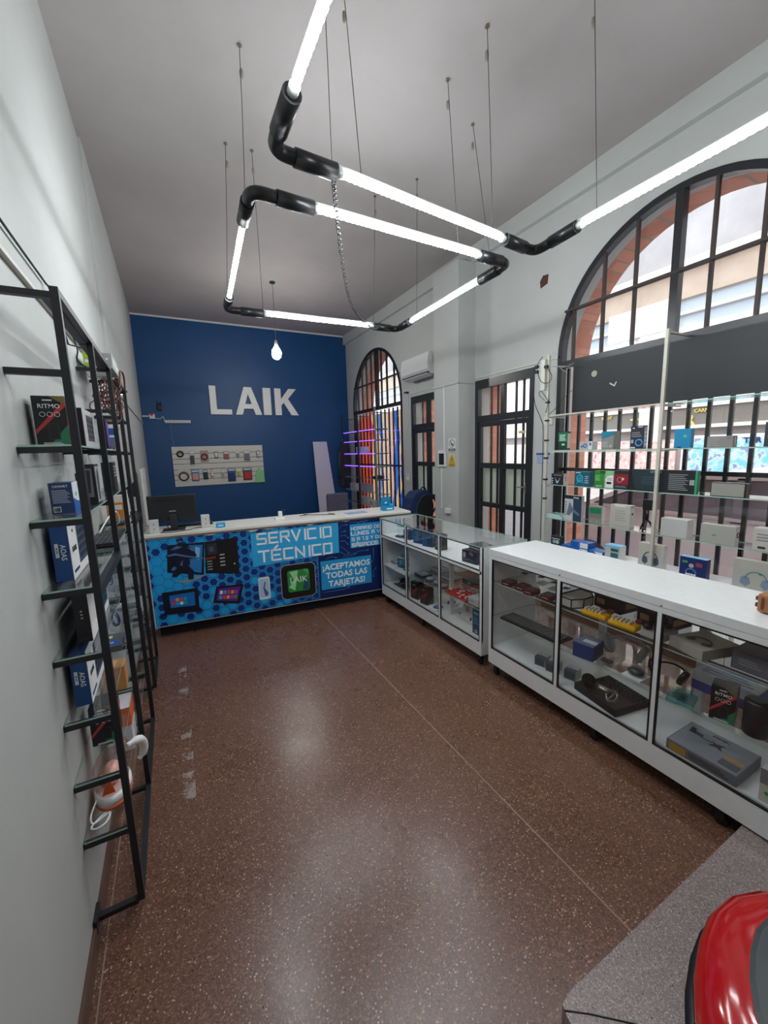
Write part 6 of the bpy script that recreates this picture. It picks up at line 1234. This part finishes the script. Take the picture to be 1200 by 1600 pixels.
t = item('dark_gadget', 'small dark gadget lying left of the dark blue box under the glass top', 'gadget', (2.16, 3.75, U2), 20); loc(MB().box((-.035, -.05, 0), (.035, .05, .022), DGREY, bev=.006), 'body', t); loc(MB().box((-.02, -.02, .0225), (.02, .02, .026), LGREY), 'label_patch', t)
t = item('clear_stand', 'clear teal topped stand at the far left under the glass top', 'stand', (2.26, 3.85, U2))
for sx_ in (-.05, .05): loc(MB().box((sx_-.004, -.06, 0), (sx_+.004, .06, .10), BL), 'leg', t)
loc(MB().box((-.06, -.07, .1005), (.06, .07, .108), TG), 'top', t); loc(MB().box((-.03, -.03, .1085), (.03, .02, .125), C('5AA0B0', .3), bev=.004), 'small_case', t)
carton('controller_box', 'dark box with a pink mark in the near end of the glass topped compartment', 'product box', (2.18, 2.55, U2), (.12, .17, .105), C('262A30', .4), [('-x', [('r', .1, .4, .25, .8, C('A8AAAC', .4)), ('p', [(.45, .8), (.7, .85), (.8, .7), (.6, .65)], C('C04878', .4)), ('p', [(.15, .2), (.3, .35), (.6, .35), (.8, .15), (.6, .25), (.35, .25)], C('5A6068', .4)), ('c', .6, .9, .006, C('50D0A0', .4))])], 6)
carton('grey_box', 'flat grey box lying on top of the dark box with the pink mark', 'product box', (2.24, 2.52, U2+.1075), (.14, .19, .04), C('5C6066', .45), [('-x', [('lines', .1, .2, .8, .8, 2, LGREY)])], -8)
t = item('pink_tool', 'pink handled tool on the white inner shelf at the far end', 'tool', (2.16, 3.88, L2b), 10); loc(MB().tube([(0, .04, .015), (0, -.05, .015)], .007, C('3A2A34', .4), 8), 'shaft', t); loc(MB().ball((0, .06, .018), .017, C('C83060', .4), (1, 1.3, 1)), 'handle', t)
carton('gadget_box', 'black box with teal picture and orange side on the white inner shelf', 'product box', (2.19, 3.73, L2b), (.10, .12, .14), C('2A3844', .4), [('-x', [('c', .5, .5, .03, C('3A8898', .4)), ('lines', .1, .75, .9, .9, 1, WT)]), ('-y', [('r', 0, 0, 1, 1, C('C88A50', .4)), ('lines', .2, .2, .8, .8, 3, BROWN)])], 14)
t = item('wire_stand', 'bent black wire holder beside the orange sided box', 'holder', (2.15, 3.62, L2b)); loc(MB().tube(curve([(0, .03, .004), (0, .0, .05), (0, .02, .09), (0, -.02, .10), (0, -.03, .03), (0, -.03, .004)], 20), .004, BLACK, 6), 'wire', t); loc(MB().box((-.03, -.04, 0), (.03, .04, .003), BLACK), 'base', t)
rng = random.Random(11)
for k, (x, y, z, w, d, h, col, wh) in enumerate(((2.17, 3.32, L2, .12, .16, .03, '24384A', 'dark blue flat case at the front left of the glass shelf'), (2.36, 3.30, L2, .15, .18, .02, 'B4B8B8', 'pale flat pack, bottom of the rear stack'), (2.36, 3.28, L2+.0215, .14, .17, .018, 'A8ACAC', 'grey flat pack, second in the rear stack'), (2.36, 3.30, L2+.041, .13, .18, .016, 'C8CACA', 'pale flat pack, top of the rear stack'),
    (2.34, 3.08, L2, .13, .15, .02, '9A9E9E', 'grey flat pack beside the rear stack'), (2.33, 3.07, L2+.0215, .12, .15, .018, 'D0D2D0', 'white flat pack lying on the grey one beside the rear stack'))):
    carton('flat_pack', wh, 'flat pack', (x, y, z), (w, d, h), C(col, .4), [('tx', [('r', .1, .1, .9, .9, C('8A8E90', .35)), ('lines', .2, .6, .8, .85, 2, WHITE2)])], rng.uniform(-8, 8), bev=.003)
for k, (x, y) in enumerate(((2.15, 3.16), (2.15, 3.04), (2.13, 2.93))):
    t = item('clear_disc_case', ('left', 'middle', 'right')[k] + ' one of three round clear topped grey cases at the front of the glass shelf', 'disc case', (x, y, L2), 0, 'round cases on the glass shelf')
    loc(MB().lathe([(.045, 0), (.052, .004), (.052, .020), (.046, .024)], Matrix.Identity(4), C('4A4E52', .4), 24), 'base', t); loc(MB().lathe([(.046, .0245), (.042, .034), (.02, .036)], Matrix.Identity(4), C('9A9EA0', .2), 24), 'lid', t)
t = item('red_tray', 'flat tray of many red and white pieces on the glass shelf', 'tray', (2.17, 2.685, L2), 0)
loc(MB().box((-.09, -.14, 0), (.10, .16, .010), C('B83030', .4), bev=.002), 'tray_base', t); mb = MB(); mb2 = MB()
for k in range(46):
    x, y = rng.uniform(-.07, .08), rng.uniform(-.12, .14); M = Matrix.Translation((x, y, .011+rng.uniform(0, .006))) @ Matrix.Rotation(rng.uniform(0, 3), 4, 'Z')
    (mb if k % 3 else mb2).box((-.014, -.006, 0), (.014, .006, .012), C('C83A34', .4) if k % 3 else WHITE2, M)
o = loc(mb, 'red_pieces', t); o['kind'] = 'stuff'; o = loc(mb2, 'white_pieces', t); o['kind'] = 'stuff'
for k, (x, y, r_) in enumerate(((2.38, 2.72, 15), (2.36, 2.60, -20), (2.40, 2.50, 5))):
    t = item('orange_tool_pack', ('left', 'middle', 'right')[k] + ' orange and white pack behind the red tray', 'pack', (x, y, L2), r_, 'orange packs behind the red tray')
    loc(MB().box((-.04, -.06, 0), (.04, .06, .012), WHITE2, bev=.002), 'card', t); loc(MB().box((-.02, -.05, .0125), (.005, .05, .03), C('D8602A', .4), bev=.004), 'orange_part', t)
carton('white_box', 'low white box at the right front of the glass shelf beside the red tray', 'product box', (2.16, 2.46, L2), (.13, .13, .06), C('C4C6C6', .45), [('-x', [('lines', .1, .3, .6, .7, 2, GREY)])], 0)
carton('grey_case', 'dark grey hard case behind the red tray at the rear of the glass shelf', 'case', (2.43, 2.86, L2), (.10, .20, .045), C('5A5E60', .4), [('-x', [('r', .4, .3, .6, .7, LGREY)])], 4, bev=.004)
def black_pile(c, n, sx_, sy_, rr2):
    mb = MB()
    for k in range(n):
        P = [(c[0]+rng.uniform(-sx_, sx_), c[1]+rng.uniform(-sy_, sy_), c[2]+.008+rng.uniform(0, .05)) for _ in range(5)]
        mb.tube(curve(P, 24), rr2, BLACK if k % 2 else DGREY, 6)
    return mb
tag(black_pile((2.24, 3.72, B2), 9, .12, .20, .0065).build('cable_pile'), 'heap of black and grey cables at the far end of the glass topped counter', 'cable pile')
for k, (y, wh) in enumerate(((3.375, 'left'), (3.20, 'right'))):
    carton('speaker_box', wh + ' of two tall black speaker boxes on the bottom of the glass topped counter', 'speaker box', (2.13, y, B2), (.09, .10, .18), C('1C1A1A', .4), [('-x', [('r', .2, .1, .8, .6, C('3A2A28', .4)), ('p', [(0, .3), (0, .2), (1, .6), (1, .75)], C('8A3030', .4)), ('r', .3, .8, .7, .86, C('8A8A84', .4))]), ('tx', [('ring', .5, .5, .02, .002, C('8A8A84', .4)), ('c', .5, .5, .01, C('8A8A84', .4))]), ('-y', [('p', [(0, 0), (1, 0), (1, .4)], C('2A6A4A', .4))])], 10, 'tall black boxes on the bottom')
BC = C('2A62A8', .4)
def blue_pack(lab, x, y, r_):
    t = item('cable_pack', lab, 'cable pack', (x, y, B2), r_, 'white and blue packs on the bottom')
    loc(MB().box((-.07, -.06, 0), (.07, .06, .014), WHITE2, bev=.003), 'card', t); mb = MB()
    for q in range(2): mb.tube([((.045-q*.01)*math.cos(2*math.pi*j/16), (.035-q*.008)*math.sin(2*math.pi*j/16), .019+q*.004) for j in range(17)], .005, BC, 6, cap=False)
    loc(mb, 'coiled_cable', t)
blue_pack('white pack with a blue cable behind the tall black boxes', 2.32, 3.05, 20); blue_pack('white pack with a blue cable at the pane right of the tall black boxes', 2.14, 3.02, -12); blue_pack('white pack with a blue cable left of the leaning earphone box', 2.36, 2.84, 30)
o = carton('earphone_box', 'white box with grey earphone picture leaning on the bottom of the glass topped counter', 'earphone box', (2.20, 2.66, B2+.004), (.03, .20, .23), C('CFCEC8', .45), [('-x', [('ring', .62, .62, .035, .004, C('8A8C98', .4), 'printed_headband', -20, 160), ('p', [(.25, .35), (.33, .30), (.38, .46), (.31, .50)], C('6A6E90', .4)), ('p', [(.40, .33), (.47, .30), (.5, .44), (.45, .48)], C('6A6E90', .4)), ('r', .75, .08, .85, .2, DGREY)])], -8); o.rotation_euler = (0, R(18), R(-8))
carton('blue_box', 'tall blue box with a white circle at the near end of the glass topped counter', 'product box', (2.12, 2.42, B2), (.06, .09, .21), C('1A4A78', .4), [('-x', [('c', .5, .12, .014, WHITE2), ('c', .5, .12, .009, C('1A4A78', .4)), ('lines', .2, .4, .8, .7, 3, C('4A90C0', .4)), ('r', .2, .82, .8, .9, C('60B070', .4))])], 0)
carton('pink_box', 'brown pink box standing behind the tall blue box', 'product box', (2.30, 2.46, B2), (.05, .14, .22), C('A88078', .45), [('-x', [('lines', .1, .5, .8, .9, 3, C('C8A8A0', .4))])], 0)

# ---------------------------------------------------------------- red and dark grey case on the step
t = thing('red_case', 'round red and dark grey moulded case with a ridged lid standing on the terrazzo step', 'case', (1.17, .035, .0885))
def ring(r, z, n=28):
    out = []
    for k in range(n):
        a = 2*math.pi*k/n+.22; q = r*(1+.02*math.cos(5*a)); out.append((1.158+q*math.cos(a), .01+q*math.sin(a), z))
    return out
def loft(rs, m, name, cap=False, par=t):
    mb = MB(); bm = mb.bm; L_ = [[bm.verts.new(p) for p in ring(r, z)] for r, z in rs]; fs = []
    for A, B in zip(L_, L_[1:]):
        for k in range(len(A)):
            f = bm.faces.new((A[k], A[(k+1) % len(A)], B[(k+1) % len(A)], B[k])); f.smooth = True; fs.append(f)
    fs.append(bm.faces.new(L_[-1])); fs.append(bm.faces.new(L_[0][::-1])); mb._t(fs, m); return mb.build(name, par)
RG = C('B00C12', .12, .0, .8)
loft([(.30, .0885), (.34, .12), (.37, .28), (.385, .34), (.405, .37), (.408, .42), (.385, .43)], C('14171A', .35), 'base')
loft([(.380, .4305), (.395, .45), (.394, .485), (.380, .515), (.345, .545), (.302, .560)], RG, 'red_band')
mb = MB(); bm = mb.bm; r0 = [bm.verts.new(p) for p in ring(.300, .5605)]; r1 = [bm.verts.new(p) for p in ring(.290, .568)]
ridge = [bm.verts.new((1.17-.14*.45, .035+.24*.45, .592)), bm.verts.new((1.17+.18, .035-.20, .592))]
fs = [bm.faces.new((r0[k], r0[(k+1) % 28], r1[(k+1) % 28], r1[k])) for k in range(28)]
ia = min(range(28), key=lambda k: (r1[k].co-Vector((1.04, .31, .57))).length); ib = (ia+14) % 28
for k in range(28):
    d1 = (k-ia) % 28; v = ridge[0] if (d1 < 7 or d1 >= 21) else ridge[1]; fs.append(bm.faces.new((r1[k], r1[(k+1) % 28], v)))
k1, k2 = (ia+7) % 28, (ia+21) % 28
fs += [bm.faces.new((r1[k1], ridge[1], ridge[0])), bm.faces.new((r1[k2], ridge[0], ridge[1])), bm.faces.new(r0[::-1])]
mb._t(fs, C('3C4244', .45)); mb.build('lid', t)
MB().ball((.895, .20, .513), .006, C('C8C0C0', .3), n=6).build('chip_mark', t)
